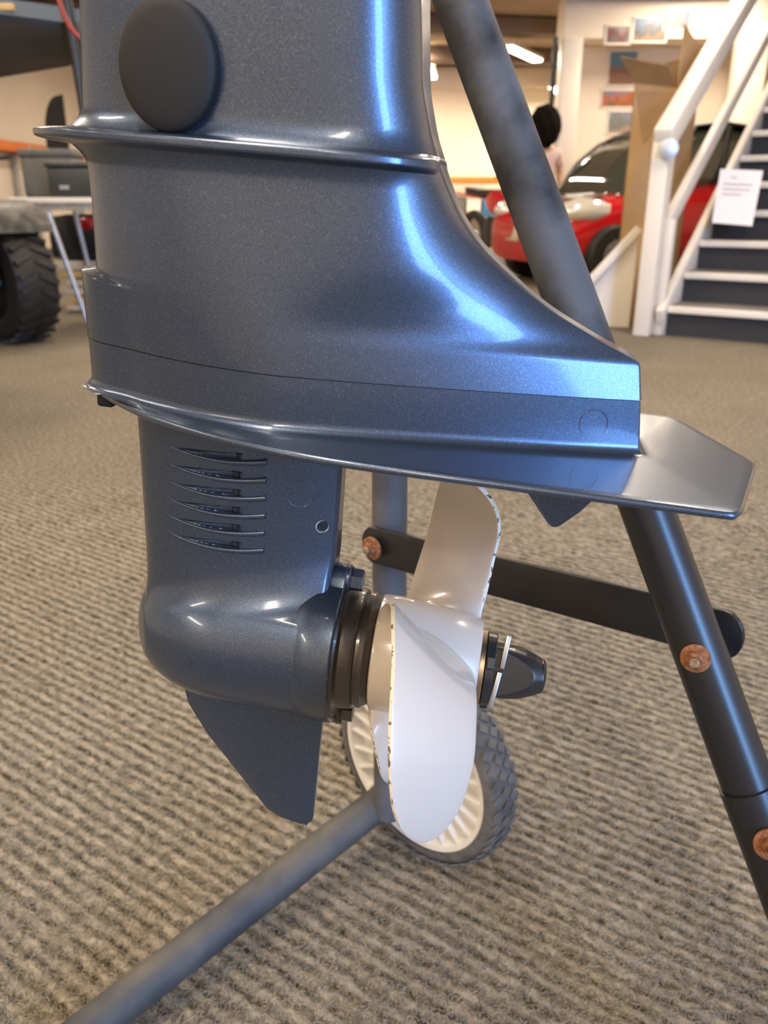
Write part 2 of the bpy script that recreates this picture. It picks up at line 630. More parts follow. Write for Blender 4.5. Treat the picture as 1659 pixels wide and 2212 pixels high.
XB0, XB1, YB0, YB1 = -5.9, 6.7, -4.2, 18.2
V += [(XB0, YB0, 0), (XB1, YB0, 0), (XB1, YB1, 0), (XB0, YB1, 0), (fx0, fy0, 0), (fx1, fy0, 0), (fx1, fy1, 0), (fx0, fy1, 0)]
F += [(nb, nb + 1, nb + 5, nb + 4), (nb + 1, nb + 2, nb + 6, nb + 5), (nb + 2, nb + 3, nb + 7, nb + 6), (nb + 3, nb, nb + 4, nb + 7)]
me = bpy.data.meshes.new('floor')
me.from_pydata(V, [], F)
me.polygons.foreach_set('use_smooth', [True] * len(F))
me.materials.append(CARPET)
struct(link(bpy.data.objects.new('floor', me)))

# ---- loose curled fibres of the pile (stuff)
def fibre_mat():
    m = bpy.data.materials.new('carpet_fibre')
    m.use_nodes = True
    nt = m.node_tree
    b = nt.nodes['Principled BSDF']
    b.inputs['Roughness'].default_value = 0.8
    b.inputs['Specular IOR Level'].default_value = 0.2
    hi = nt.nodes.new('ShaderNodeHairInfo')
    cr = nt.nodes.new('ShaderNodeValToRGB')
    e = cr.color_ramp.elements
    e[0].color = (0.08, 0.069, 0.048, 1)
    e[1].color = (0.48, 0.43, 0.34, 1)
    nt.links.new(hi.outputs['Random'], cr.inputs['Fac'])
    nt.links.new(cr.outputs['Color'], b.inputs['Base Color'])
    return m


NF, NPF = 90000, 6
fy = 0.50 + 1.25 * rng.random(NF) ** 1.9
fxp = (rng.random(NF) * 2 - 1) * (0.22 + 0.50 * fy)
a0 = rng.random(NF) * 2 * PI
cur = (rng.random(NF) - .5) * 5.0
pos = np.zeros((NF, NPF, 3))
px, py = fxp.copy(), fy.copy()
step = 0.0011 + 0.0010 * rng.random(NF)
base = -0.0012 + 0.0022 * (0.5 + 0.5 * np.cos((px * RNOR[0] + py * RNOR[1]) * 2 * PI / RIB)) - 0.0006
for k in range(NPF):
    pos[:, k, 0], pos[:, k, 1] = px, py
    pos[:, k, 2] = base + 0.0010 + 0.0028 * np.sin(PI * k / (NPF - 1)) * (0.4 + rng.random(NF) * .8)
    px = px + np.cos(a0 + cur * k / NPF) * step
    py = py + np.sin(a0 + cur * k / NPF) * step
hc = bpy.data.hair_curves.new('carpet_pile')
hc.add_curves([NPF] * NF)
hc.points.foreach_set('position', pos.reshape(-1).astype(np.float32))
hc.points.foreach_set('radius', np.full(NF * NPF, 0.00020, dtype=np.float32))
hc.materials.append(fibre_mat())
tag(link(bpy.data.objects.new('carpet_pile', hc)), 'loose curled beige fibres of the ribbed carpet', 'carpet pile', kind='stuff')

# ================================================================== OUTBOARD MOTOR
O = Vector((0.025082013574660632, 0.4282539073934162, 0.548329797346566))
AX = Vector((0.9842243785670471, -0.1558858273531063, -0.08367784333231548))
AY = Vector((0.15643446504023087, 0.9876883405951378, 0.0))
AZ = AX.cross(AY)
MROT = Matrix((AX, AY, AZ)).transposed()
motor = thing('outboard_motor', O, 'dark blue-grey metallic outboard motor lower leg hung on black trolley', 'outboard motor', rot=MROT)
ZA = -0.007     # height of the propeller shaft in motor coordinates

N1, N2, N3, N4 = 44, 112, 12, 12
NH = N1 + N2 + N3 + N4


def interp(z, tab):
    tab = sorted(tab)
    return float(np.interp(z, [t[0] for t in tab], [t[1] for t in tab]))


XF = [(.10, -.1938), (.1447, -.1950), (.1729, -.1958), (.2023, -.1962), (.2054, -.1960), (.231, -.1953), (.2467, -.1955), (.2586, -.1969), (.27, -.1976), (.325, -.1955), (.42, -.193)]
XA = [(.10, .0995), (.1388, .0968), (.1645, .0925), (.1838, .0888), (.188, .0796), (.1915, .0705), (.1973, .0577), (.2031, .0452), (.2106, .0325), (.2209, .0180), (.2296, .0070), (.2368, -.0005), (.246, -.0080), (.2584, -.0150), (.2679, -.0196), (.28, -.0245), (.2976, -.0298), (.335, -.0342), (.42, -.037)]
_z = np.linspace(.10, .42, 641)
_xa = np.interp(_z, [t[0] for t in XA], [t[1] for t in XA])
_k = np.exp(-0.5 * (np.arange(-12, 13) / 5.0) ** 2)
_k /= _k.sum()
_xs = np.convolve(np.pad(_xa, 12, mode='edge'), _k, mode='valid')
_bl = smooth01((_z - .186) / .012)
_xa = _xa * (1 - _bl) + _xs * _bl


def housing_outline(z, shoulder=True):
    """half outline (y>=0) nose -> tail, array [NH,2]"""
    b = float(smooth01((z - .15) / .14))
    xf = interp(z, XF)
    xa = float(np.interp(z, _z, _xa))
    wd = .0536 * (1 - b) + .0455 * b
    xm = -.085 * (1 - b) + -.112 * b
    p = 1.72 * (1 - b) + 2.5 * b
    q = 1.25 if z < .1662 else 1.30 + 5.7 * float(smooth01((z - .185) / .09))
    hi = 1.0 if z > .1662 else 0.0
    bl2 = float(smooth01((z - .195) / .06))
    t = (.0150 * (1 - hi) + (.0105 + .2126 * max(0, .189 - z) - .0007 * bl2) * hi)
    rc = .0012 + .0075 * bl2
    ext = .0065 * bl2
    ph = np.linspace(0, PI / 2, N1 + 1)[:-1]
    X = [xm - (xm - xf) * np.cos(ph) ** (2 / p)]
    Y = [wd * np.sin(ph) ** (2 / p)]
    x2 = np.linspace(xm, xa - rc, N2 + 1)[:-1]
    fl = lambda x: t + (wd - t) * (1 - np.clip((x - xm) / (xa + ext - xm), 0, 1) ** q)
    X.append(x2)
    Y.append(fl(x2))
    th = np.linspace(0, PI / 2, N3)
    x3 = xa - rc + rc * np.sin(th)
    X.append(x3)
    Y.append(fl(x3) - rc * (1 - np.cos(th)))
    ye = (fl(np.array([xa])) - rc)[0]
    X.append(np.full(N4, xa))
    Y.append(np.linspace(ye, 0, N4 + 1)[1:])
    return np.stack([np.concatenate(X), np.concatenate(Y)], 1)


def normals(o):
    t = np.gradient(o, axis=0)
    n = np.stack([-t[:, 1], t[:, 0]], 1)
    n /= np.linalg.norm(n, axis=1)[:, None] + 1e-12
    n[0] = (-1, 0)
    k = o[:, 0] > o[-1, 0] - 1e-6
    n[k & (o[:, 1] < o[:, 1][k].max() - 1e-6)] = (1, 0)
    return n


def ring(o, z):
    """closed loop from a half outline: near side (y<0) nose->tail, far side tail->nose"""
    z = np.broadcast_to(z, (len(o),))
    a = np.stack([o[:, 0], -o[:, 1], z], 1)
    b = np.stack([o[::-1][1:-1, 0], o[::-1][1:-1, 1], z[::-1][1:-1]], 1)
    return np.concatenate([a, b])


def fin_profile(dz):
    a = np.abs(dz)
    core = np.clip(1 - (np.clip(a - .0010, 0, None) / .0028) ** 2, 0, 1) ** .5
    fil = .52 * np.clip(1 - a / .0135, 0, 1) ** 2.0
    return np.maximum(core, fil) if np.isscalar(dz) is False else max(core, fil)


Z_FIN = .2645
zs = sorted(set(np.round(np.concatenate([
    np.arange(.1665, .200, .0016), np.arange(.196, .206, .0004), np.arange(.206, .250, .0018), np.arange(.2525, .277, .0005), np.arange(.278, .42, .004)]), 5)))
rows = []
for z in zs:
    o = housing_outline(z)
    n = normals(o)
    x = o[:, 0]
    # spray rail round the leg
    A = np.interp(x, [-.2, -.19, -.17, -.15, -.108, -.066, -.036, -.028, -.0225, -.0185], [.0265, .020, .0135, .0115, .0108, .0096, .0082, .0060, .0035, 0])
    nose = np.clip((-.17 - x) / .027, 0, 1)
    o = o + n * (A * fin_profile(np.array([z - Z_FIN])))[:, None]
    # shoulder at the front
    wgt = smooth01((-.163 - x) / .030)
    ze = .2030 - (x + .203) * .16
    stp = smooth01((ze - z) / .0011 + .5)
    o = o + n * (.0074 * wgt * stp)[:, None]
    o[0, 1] = 0
    o[-1, 1] = 0
    rows.append(ring(o, z))
loft('leg_housing', rows, PAINT, motor, sharp=32)

# ---- gearcase: band below the joint, anti-cavitation plate, strut, torpedo and skeg in one casting
PLATE = np.array([(-.2000, 0), (-.1985, -.0065), (-.1920, -.0160), (-.1763, -.0300), (-.1564, -.0455), (-.1399, -.0548), (-.1182, -.0647), (-.0984, -.0719), (-.074, -.0785), (-.0513, -.0822), (-.0089, -.0838), (.0402, -.0840), (.1013, -.0843), (.1235, -.0848), (.1290, -.0838), (.1318, -.0800), (.143, -.0453), (.1563, -.0050), (.1572, 0)])
PLATE[:, 1] *= -1


def resample(pl, n, dens=None):
    d = np.concatenate([[0], np.cumsum(np.linalg.norm(np.diff(pl, axis=0), axis=1))])
    s = np.linspace(0, d[-1], n) if dens is None else dens * d[-1]
    return np.stack([np.interp(s, d, pl[:, 0]), np.interp(s, d, pl[:, 1])], 1)


def smooth_poly(pl, it=2):
    for _ in range(it):
        q = [pl[0]]
        for a, b in zip(pl[:-1], pl[1:]):
            q += [a * .75 + b * .25, a * .25 + b * .75]
        q.append(pl[-1])
        pl = np.array(q)
    return pl


ps = smooth_poly(PLATE, 3)
i1 = int(np.argmin(np.abs(ps[:, 0] + .0984)))
i2 = int(np.argmin(np.linalg.norm(ps - np.array([.1285, .0840]), axis=1)))
plate_o = np.concatenate([resample(ps[:i1 + 1], N1 + 1)[:-1], resample(ps[i1:i2 + 1], N2 + N3 + 1)[:-1], resample(ps[i2:], N4)])
pn = normals(plate_o)
pn[-N4 + 1:] = (1, 0)
for i in range(len(plate_o)):      # smooth normal fan round the tail corner
    a, b = max(0, i - 1), min(len(plate_o) - 1, i + 1)
    t = plate_o[b] - plate_o[a]
    pn[i] = np.array([-t[1], t[0]]) / (np.linalg.norm(t) + 1e-12)
pn[0] = (-1, 0)
pn[-1] = (1, 0)

gi = np.concatenate([.30 * (1 - np.cos(np.linspace(0, PI / 2, N1 + 1)[:-1])), np.linspace(.30, 1, N2 + N3)])


def r_torp(x):
    xn = -.112
    u = np.clip((xn - x) / .0665, 0, 1)
    return np.where(x > xn, .0440 + (x - xn) * .012, .0440 * (1 - u ** 2.25) ** (1 / 2.25))


SKF = [(-.152, -.050), (-.1481, -.0663), (-.1355, -.0874), (-.0929, -.1413), (-.0863, -.1446), (-.0701, -.1469), (-.066, -.147)]


def strut_x(z):
    return -.1760 + (.12 - z) * .040, -.0570 + max(0, (.06 - z)) * (-.004)


def smax(a, b, k):
    h = np.clip(.5 + .5 * (a - b) / k, 0, 1)
    return b * (1 - h) + a * h + k * h * (1 - h)


def lower_outline(z):
    sx0, sx1 = strut_x(max(z, 0))
    rho = abs(z - ZA)
    cand = []
    if z > -.02:
        cand.append(sx0)
    if rho < .0438:
        u = (1 - (rho / .0440) ** 2.25) ** (1 / 2.25)
        cand.append(-.112 - .0665 * u)
    if z < -.045:
        zt, xt = [p[1] for p in SKF][::-1], [p[0] for p in SKF][::-1]
        cand.append(float(np.interp(z, zt, xt)))
    k = .004
    xf = -k * math.log(sum(math.exp(-c / k) for c in cand)) if len(cand) > 1 else cand[0]
    xf = max(xf, min(cand) - .0015)
    if z > -.05:
        xa = sx1 - .0020 * float(smooth01((.060 - z) / .03))
    else:
        xa = -.0592 - max(0, (-.05 - z)) * .026
        if z < -.1435:
            xa -= (-.1435 - z) * .9
    x = xf + (xa - xf) * gi
    y = np.zeros_like(x)
    if z > -.03:
        xm = -.125
        wd = .0235
        p = 2.2
        tt = .0075
        nose = wd * np.clip(1 - np.clip((xm - x) / (xm - min(sx0, xf)), 0, 1) ** p, 0, 1) ** (1 / p)
        tail = tt + (wd - tt) * (1 - np.clip((x - xm) / (sx1 - xm), 0, 1) ** 1.7)
        ys = np.where(x < xm, nose, tail) * float(smooth01((z + .03) / .03))
        y = ys
    rt = r_torp(x)
    dz = z - ZA
    yt = np.sqrt(np.clip(rt ** 2 - dz ** 2, 0, None))
    if dz > 0:
        d1, y1 = .64 * rt, .7684 * rt
        ex = np.clip(y1 - y, 1e-5, None)
        tail_ = y + ex * np.exp(-np.clip(dz - d1, 0, None) / np.minimum(ex / .833, .0135))
        yt = np.where((dz > d1) & (y1 > y + .0002), tail_, yt)
        y = smax(y, yt, .003)
    elif z > -.056:
        y = smax(y, yt, .005)
    if z < -.02:
        xi = np.clip((x - xf) / (xa - xf), 0, 1)
        th = (.0075 - .0040 * np.clip((-.05 - z) / .10, 0, 1)) * np.clip(1 - np.abs(2 * xi - 1) ** 2.6, .10, 1) ** .6
        y = smax(y, th * float(smooth01((-.02 - z) / .02)), .005)
    y = np.minimum(y, np.sqrt(2 * .022 * (x - xf) + (x - xf) ** 2))
    y[0] = 0
    y = y - .0022 * float(smooth01((z - .015) / .03)) * np.clip((x - (xa - .003)) / .003, 0, 1) ** 2     # soften the trailing corner
    o = np.concatenate([np.stack([x, y], 1), np.stack([np.full(N4, xa), np.linspace(y[-1], 0, N4 + 1)[1:]], 1)])
    return o


SLOT_Z = [.1137 - .0104 * k for k in range(6)]


def slots(o, z):
    x = o[:, 0]
    s = (x + .1500) / .0545
    d = np.zeros(len(x))
    on = (s > 0) & (s < 1)
    ss = np.clip(s, 0, 1)
    for k, zk in enumerate(SLOT_Z):
        zl = zk - .0023 * ss - .0112 * ss * (1 - ss)
        top = zk + .0020 * ss
        hgt_ = np.maximum(top - zl, 1e-4)
        v = np.clip((z - zl) / hgt_, -1, 2)
        gap = smooth01((1.0 - v) * hgt_ / .0014) * smooth01((v + .15) * hgt_ / .0012)
        rec = -.0034 * gap * smooth01(ss / .6) * (1 - smooth01((ss - .66) / .12))
        d = np.where(on & (np.abs(rec) > np.abs(d)), rec, d)
    o = o.copy()
    o[:, 1] += d
    return o


rows = []
ins = .0003
for z in np.concatenate([[.1660], np.arange(.1655, .1452, -.002)]):
    o = housing_outline(z)
    n = normals(o)
    x = o[:, 0]
    o = o + n * (.0074 * smooth01((-.163 - x) / .030) - ins)[:, None]
    o[0, 1] = o[-1, 1] = 0
    rows.append(ring(o, z))
ob = housing_outline(.1445)
nb_ = normals(ob)
ob = ob + nb_ * (.0074 * smooth01((-.163 - ob[:, 0]) / .030) - ins)[:, None]
FR = .0050
for th in np.linspace(0, PI / 2, 9):
    off = FR * (1 - math.cos(th))
    o = ob + nb_ * off
    o[0] = (max(o[0, 0], -.2025), 0)
    o[:, 0] = np.maximum(o[:, 0], -.2028)
    o[-1, 1] = 0
    rows.append(ring(o, .1445 - FR * math.sin(th)))
o_in = rows[-1]
zt = .1445 - FR
top_in = o.copy()
pe = plate_o - pn * .0016
for t in np.linspace(0.06, 1, 12):
    o = top_in * (1 - t) + pe * t
    o[0, 1] = o[-1, 1] = 0
    rows.append(ring(o, zt - .0014 * t))
zt -= .0014
for th in np.linspace(.25, PI, 9):
    o = plate_o - pn * (.0016 * (1 - math.sin(th)))
    o[0, 1] = o[-1, 1] = 0
    rows.append(ring(o, zt - .0016 * (1 - math.cos(th)) - .0006 * th / PI))
zb = zt - .0038
so = lower_outline(.1262)
sn = normals(so)
for t in np.linspace(0.08, 1, 10):
    tgt = so + sn * .006
    tgt[0, 1] = tgt[-1, 1] = 0
    o = (plate_o - pn * .0016) * (1 - t) + tgt * t
    rows.append(ring(o, zb - .0002 * t))
zb -= .0002
for th in np.linspace(.2, PI / 2, 7):
    off = .006 * (1 - math.sin(th))
    o = so + sn * off
    o[0, 1] = o[-1, 1] = 0
    rows.append(ring(o, zb - (zb - .1262) * (1 - math.cos(th))))
zl = list(np.arange(.1258, .048, -.00034)) + list(np.arange(.048, -.040, -.0014)) + list(np.arange(-.040, -.0495, -.0006)) + list(np.arange(-.0495, -.0518, -.00022)) + list(np.arange(-.0518, -.060, -.0008)) + list(np.arange(-.060, -.144, -.0035)) + list(np.arange(-.144, -.1470, -.0006))
for z in zl:
    o = lower_outline(z)
    if .045 < z < .122:
        o = slots(o, z)
    rows.append(ring(o, z))
loft('gearcase', rows, PAINT, motor, sharp=38)

# oval inspection cap on the leg
cyc = -.0462
bm = bmesh.new()
prof = [(0.0, 1.0), (.0042, 1.0), (.0054, .985), (.0062, .95), (.0072, .80), (.0078, .5), (.0080, .0)]
rings = []
nseg = 72
for (h, s) in prof:
    if s == 0:
        rings.append([bm.verts.new((-.1365, cyc - h, .2942))])
    else:
        rings.append([bm.verts.new((-.1365 + .0222 * s * math.cos(2 * PI * i / nseg), cyc + .0045 - (h + .0040), .2942 + .0262 * s * math.sin(2 * PI * i / nseg))) for i in range(nseg)])
for a, b in zip(rings[:-1], rings[1:]):
    for i in range(nseg):
        j = (i + 1) % nseg
        if len(b) == 1:
            bm.faces.new((a[i], a[j], b[0]))
        else:
            bm.faces.new((a[i], a[j], b[j], b[i]))
for v in bm.verts:
    pass
# skirt back into the leg
sk = [bm.verts.new((-.1365 + .0222 * math.cos(2 * PI * i / nseg), cyc + .010, .2942 + .0262 * math.sin(2 * PI * i / nseg))) for i in range(nseg)]
for i in range(nseg):
    j = (i + 1) % nseg
    bm.faces.new((sk[i], sk[j], rings[0][j], rings[0][i]))
oc = bm_obj('oval_cap', bm, RUBBER, motor, sharp=45)
oc['label'] = 'matt black oval cap'

# trim tab under the plate
prism('trim_tab', [(.020, -.006, .137), (.0572, -.006, .0925), (.0592, -.006, .0903), (.0618, -.006, .0896), (.0645, -.006, .0908), (.074, -.006, .1005), (.088, -.006, .120), (.094, -.006, .137)], (0, .012, 0), PAINT, motor, bevel=.0016)

# black fastener under the front of the plate
box('front_fastener', (-.1935, -.001, .1305), (.0095, .016, .0080), BLACK, motor, bevel=.0018)

# mould marks: shallow rings standing on the casting
def small_ring(name, c, n, R, r, m, a0=0.0, a1=2 * PI):
    d, u, v = basis(n)
    pts = [Vector(c) + (u * math.cos(a0 + (a1 - a0) * i / 40) + v * math.sin(a0 + (a1 - a0) * i / 40)) * R for i in range(41)]
    return path_tube(name, pts, r, m, motor, n=6)


def y_at(o, x):
    return float(np.interp(x, o[:N1 + N2 + N3, 0], o[:N1 + N2 + N3, 1]))


def flank_normal(fn, x, z, e=.004):
    y0 = y_at(fn(z), x)
    dx = (y_at(fn(z), x + e) - y_at(fn(z), x - e)) / (2 * e)
    dz = (y_at(fn(z + e), x) - y_at(fn(z - e), x)) / (2 * e)
    return y0, Vector((-dx, -1, -dz)).normalized() * 1.0 if False else Vector((-(-dx) * -1, -1, dz * 1)).normalized()


ys, _ = flank_normal(lower_outline, -.0775, .0934)
sl = (y_at(lower_outline(.0934), -.0735) - y_at(lower_outline(.0934), -.0815)) / .008
small_ring('mould_mark', (-.0775, -ys + .00005, .0934), (sl, 1, 0), .0077, .00026, PAINT)
zb_ = .1535
yb = y_at(housing_outline(zb_), .0705) - ins
sl = (y_at(housing_outline(zb_), .0745) - y_at(housing_outline(zb_), .0665)) / .008
small_ring('mould_mark', (.0705, -yb, zb_), (sl, 1, 0), .0072, .00022, PAINT)
# plugged drain hole: black bore with a pale corroded rim
zh, xh = .0742, -.0652
yh = y_at(lower_outline(zh), xh)
sl = (y_at(lower_outline(zh), xh + .003) - y_at(lower_outline(zh), xh - .003)) / .006
nrm = Vector((sl, 1, 0)).normalized()
RIMC = mat('corroded_pale_rim', (0.50, 0.47, 0.42), 0.8, color2=(0.12, 0.10, 0.08), vscale=700)
dr = lathe('drain_hole', [(-.0004, .0034), (.0003, .0038), (.0003, .0031), (-.006, .0031), (-.006, 0)], Vector((xh, -yh, zh)), -nrm, RIMC, motor, n=28)
dr['label'] = 'pale corroded drain hole rim'
lathe('drain_bore', [(.0002, .00), (.0002, .0029), (-.001, .0029), (-.001, 0)], Vector((xh + .0006, -yh, zh + .0007)), -nrm, BLACK, motor, n=24)
# raised louvre lips over the intake slots
for zk in SLOT_Z:
    rws = []
    for ss in np.linspace(0, 1, 26):
        xx = -.1500 + .0545 * ss
        zc_ = zk - .0023 * ss - .0112 * ss * (1 - ss)
        hz, hy = .0004 + .0014 * ss ** .8, .0004 + .0021 * ss ** .7
        yy = y_at(lower_outline(zc_), xx)
        rws.append([(xx, -yy - hy * math.copysign(abs(math.cos(a)) ** .7, math.cos(a)) , zc_ + hz * math.copysign(abs(math.sin(a)) ** .7, math.sin(a))) for a in [2 * PI * i / 12 for i in range(12)]])
    loft('louvre', rws, PAINT, motor, sharp=50)
# dark intake openings between the louvres
for k in range(1, 6):
    zz = SLOT_Z[k] - .0012
    yy = y_at(lower_outline(zz), -.1118)
    bm = bmesh.new()
    bmesh.ops.create_uvsphere(bm, u_segments=14, v_segments=8, radius=1)
    for v in bm.verts:
        v.co = Vector((-.1125 + v.co.x * .0019, -yy + .0022 + v.co.y * .0016, zz + v.co.z * .0021 - v.co.x * .0006))
    bm_obj('intake_hole', bm, BLACK, motor)

# bearing carrier flange with two bolt ears, collar rings
bm = bmesh.new()


def flange_pts(R, ear, reach, n=96):
    out = []
    for i in range(n):
        a = 2 * PI * i / n
        r = R
        for c in (PI / 2, -PI / 2):
            # ray to ear circle
            d = math.cos(a - c)
            disc = ear * ear - (reach * math.sin(a - c)) ** 2
            if d > 0 and disc > 0:
                r = max(r, reach * d + math.sqrt(disc))
        out.append((r * math.cos(a), r * math.sin(a)))
    return out


for _once in (1,):
    secs = [(-.0860, .0400, .004, .034, 1), (-.0760, .0430, .0080, .0385, 1), (-.0690, .0450, .0098, .0420, 1), (-.0640, .0465, .0105, .0440, 1), (-.0508, .0465, .0105, .0440, 1), (-.0500, .0465, .0105, .0440, .982)]
    R0 = []
    for (xx, R_, ear_, reach_, s) in secs:
        P = flange_pts(R_, ear_, reach_)
        R0.append([bm.verts.new((xx, p[0] * s, ZA + p[1] * s)) for p in P])
    for a, b in zip(R0[:-1], R0[1:]):
        for i in range(len(P)):
            j = (i + 1) % len(P)
            bm.faces.new((a[i], a[j], b[j], b[i]))
    bm.faces.new(R0[-1])
    bm.faces.new(R0[0][::-1])
fl_ = bm_obj('carrier_flange', bm, PAINT, motor, sharp=34)
bm = bmesh.new()
bm_lathe(bm, [(-.0505, .0425), (-.0485, .0418), (-.0480, .0392), (-.0470, .0372), (-.0400, .0366), (-.0388, .0358), (-.0384, .0338), (-.0366, .0338), (-.0362, .0352), (-.0335, .0348), (-.0328, .0338), (-.0300, .0320), (-.0300, 0)], (0, 0, ZA), (1, 0, 0), 96)
bc = bm_obj('bearing_carrier', bm, DARKPAINT, motor, sharp=30)
bc['label'] = 'darker grey-brown bearing carrier collar'
for (zz) in (.0385, -.0540):
    bm = bmesh.new()
    bm_lathe(bm, [(-.0505, 0), (-.0505, .0086), (-.0488, .0086), (-.0484, .0080), (-.0478, .0074)], (0, 0, zz), (1, 0, 0), 32)
    hx = []
    for xx, s in ((-.0490, 1.0), (-.0415, 1.0), (-.0408, .93)):
        hx.append([bm.verts.new((xx, .0068 * s * math.cos(PI / 3 * i + .35), zz + .0068 * s * math.sin(PI / 3 * i + .35))) for i in range(6)])
    for a, b in zip(hx[:-1], hx[1:]):
        for i in range(6):
            bm.faces.new((a[i], a[(i + 1) % 6], b[(i + 1) % 6], b[i]))
    bm.faces.new(hx[-1])
    bm_obj('carrier_bolt', bm, PAINT if zz > 0 else DARKPAINT, motor, sharp=25)

# ---- propeller
prop = lathe('propeller', [(-.0292, 0), (-.0292, .0335), (-.0284, .0347), (-.0265, .0352), (-.010, .0346), (.012, .0322), (.0310, .0283), (.0322, .0272), (.0322, 0)], (0, 0, ZA), (1, 0, 0), WHITEP, motor, n=96)
prop['label'] = 'glossy white three-blade propeller hub'
PX = [0.1155, 1.8931, 0.4206, 0.0276, -0.082, -0.5573, 0.8396, 0.7864, 0.6536, 0.4427, 0.136, -0.1603, -0.3741, -0.0311, -0.1015, -0.2237, -0.4443, -0.6285, -0.7126, -0.6812, -0.5493, -0.1198]
RK = np.array([.30, .42, .55, .7, .83, .93, .98, 1.0])
nk = 7
le_t = np.append(PX[6:6 + nk], PX[6 + 2 * nk])
te_t = np.append(PX[6 + nk:6 + 2 * nk], PX[6 + 2 * nk])
uk = np.sqrt(1.00001 - RK)


def spl(u, tab):
    """smooth (Catmull-Rom) interpolation of the outline tables"""
    U, T = uk[::-1], tab[::-1]
    m_ = np.gradient(T, U)
    i = np.clip(np.searchsorted(U, u) - 1, 0, len(U) - 2)
    h = U[i + 1] - U[i]
    t = np.clip((u - U[i]) / h, 0, 1)
    return (2 * t**3 - 3 * t**2 + 1) * T[i] + (t**3 - 2 * t**2 + t) * h * m_[i] + (-2 * t**3 + 3 * t**2) * T[i + 1] + (t**3 - t**2) * h * m_[i + 1]


def blade_mesh(k):
    nr_, nc_ = 44, 30
    rr = np.linspace(0, 1, nr_)
    rr = 1 - (1 - rr) ** 2.0
    rr = .24 + .76 * rr
    g = np.zeros((nr_, nc_, 3))
    R, th0, P, xx, rk, rk2 = PX[:6]
    cs = (1 - np.cos(np.linspace(0, PI, nc_))) / 2
    for i, q in enumerate(rr):
        qq = max(q, .30)
        u = math.sqrt(max(1.00001 - qq, 0))
        le, te = float(spl(np.array([u]), le_t)[0]), float(spl(np.array([u]), te_t)[0])
        a = le + (te - le) * cs
        th = th0 + a + k * 2 * PI / 3
        r = q * R
        w_ = (qq - .3) / .7
        X = xx - (P + PX[21] * w_) * a / (2 * PI) + R * .7 * (rk * w_ + rk2 * w_ * w_)
        g[i] = np.stack([X, -r * np.sin(th), ZA - r * np.cos(th)], 1)
    # normals
    du = np.gradient(g, axis=0)
    dv = np.gradient(g, axis=1)
    n = np.cross(du, dv)
    n /= np.linalg.norm(n, axis=2)[:, :, None] + 1e-12
    n[-1] = n[-2]
    rn = rr[:, None]
    th = (.0028 * (1 - rn) + .0008) * (np.sin(PI * cs)[None, :] ** .6) + .0012
    fil = .0080 * np.clip(1 - (rn - .28) / .16, 0, 1) ** 2 * (np.sin(PI * cs)[None, :] ** .5)
    top = g + n * (th + fil * .6)[:, :, None]
    bot = g - n * (th + fil * .6)[:, :, None]
    top[-1] = g[-1]
    bot[-1] = g[-1]
    verts = np.concatenate([top.reshape(-1, 3), bot.reshape(-1, 3)])
    F_ = []
    E_ = []
    N = nr_ * nc_
    for i in range(nr_ - 1):
        for j in range(nc_ - 1):
            q = (i * nc_ + j, i * nc_ + j + 1, (i + 1) * nc_ + j + 1, (i + 1) * nc_ + j)
            F_.append(q)
            F_.append(tuple(v + N for v in q[::-1]))
    for i in range(nr_ - 1):
        for j in (0, nc_ - 1):
            a, b = i * nc_ + j, (i + 1) * nc_ + j
            E_.append((a, b, b + N, a + N))
    return verts, F_, E_


for k in range(3):
    v, f, e = blade_mesh(k)
    bl = mesh_obj('blade', v, f + e, WHITEP, prop, sharp=40)
    bl.data.materials.append(EDGEP)
    nf = len(f)
    for p in bl.data.polygons:
        if p.index >= nf:
            p.material_index = 1

# nut, washer, cotter pin
wsh = lathe('thrust_washer', [(.0315, 0), (.0315, .0224), (.0352, .0224), (.0352, .0195), (.0360, .0195), (.0360, 0)], (0, 0, ZA), (1, 0, 0), BRASS, motor, n=64)
wsh['label'] = 'bronze coloured thrust washer'
bm = bmesh.new()
bm_lathe(bm, [(.0350, 0), (.0350, .0205), (.0360, .0218), (.0408, .0214), (.0414, .0206), (.0414, 0)], (0, 0, ZA), (1, 0, 0), 96)
FD = Vector((0, -.92, .39)).normalized()      # direction the moulded flats face
NA = 320
CX = np.concatenate([np.linspace(.0408, .0690, 90), .0690 + .0036 * np.sin(np.linspace(0, PI / 2, 12))[1:]])
CR = np.interp(CX, [.0408, .0450, .0520, .0590, .0650, .0690], [.0188, .0180, .0166, .0147, .0124, .0104])
CR[90:] = .0104 * np.sqrt(np.clip(1 - ((CX[90:] - .0690) / .0036) ** 2, 0, 1)) * .55 + .0104 * .45 * np.clip(1 - ((CX[90:] - .0690) / .0036) ** 6, 0, 1)
a_f = math.atan2(FD.z, FD.y)
rgs = []
for cx_, cr_ in zip(CX, CR):
    rg = []
    for i in range(NA):
        a = 2 * PI * i / NA
        r = max(cr_, .0002)
        for kf in range(4):
            c = math.cos(a - a_f - kf * PI / 2)
            if c > .2:
                r = min(r, (.0126 if kf % 2 == 0 else .0150) / c)
        rg.append(bm.verts.new((cx_, r * math.cos(a), ZA + r * math.sin(a))))
    rgs.append(rg)
for ra_, rb_ in zip(rgs[:-1], rgs[1:]):
    for i in range(NA):
        j = (i + 1) % NA
        bm.faces.new((ra_[i], ra_[j], rb_[j], rb_[i]))
bm.faces.new(rgs[-1])
for i in range(3):      # lock tabs on the nut flange
    a = a_f + PI / 2 + 2 * PI * i / 3 + .25
    d = Vector((0, math.cos(a), math.sin(a)))
    t = Vector((1, 0, 0)).cross(d)
    bm_box(bm, Vector((.0385, 0, ZA)) + d * .0222, (.0046, .0070, .0052), rot=Matrix((Vector((1, 0, 0)), t, d)).transposed(), bevel=.0006)
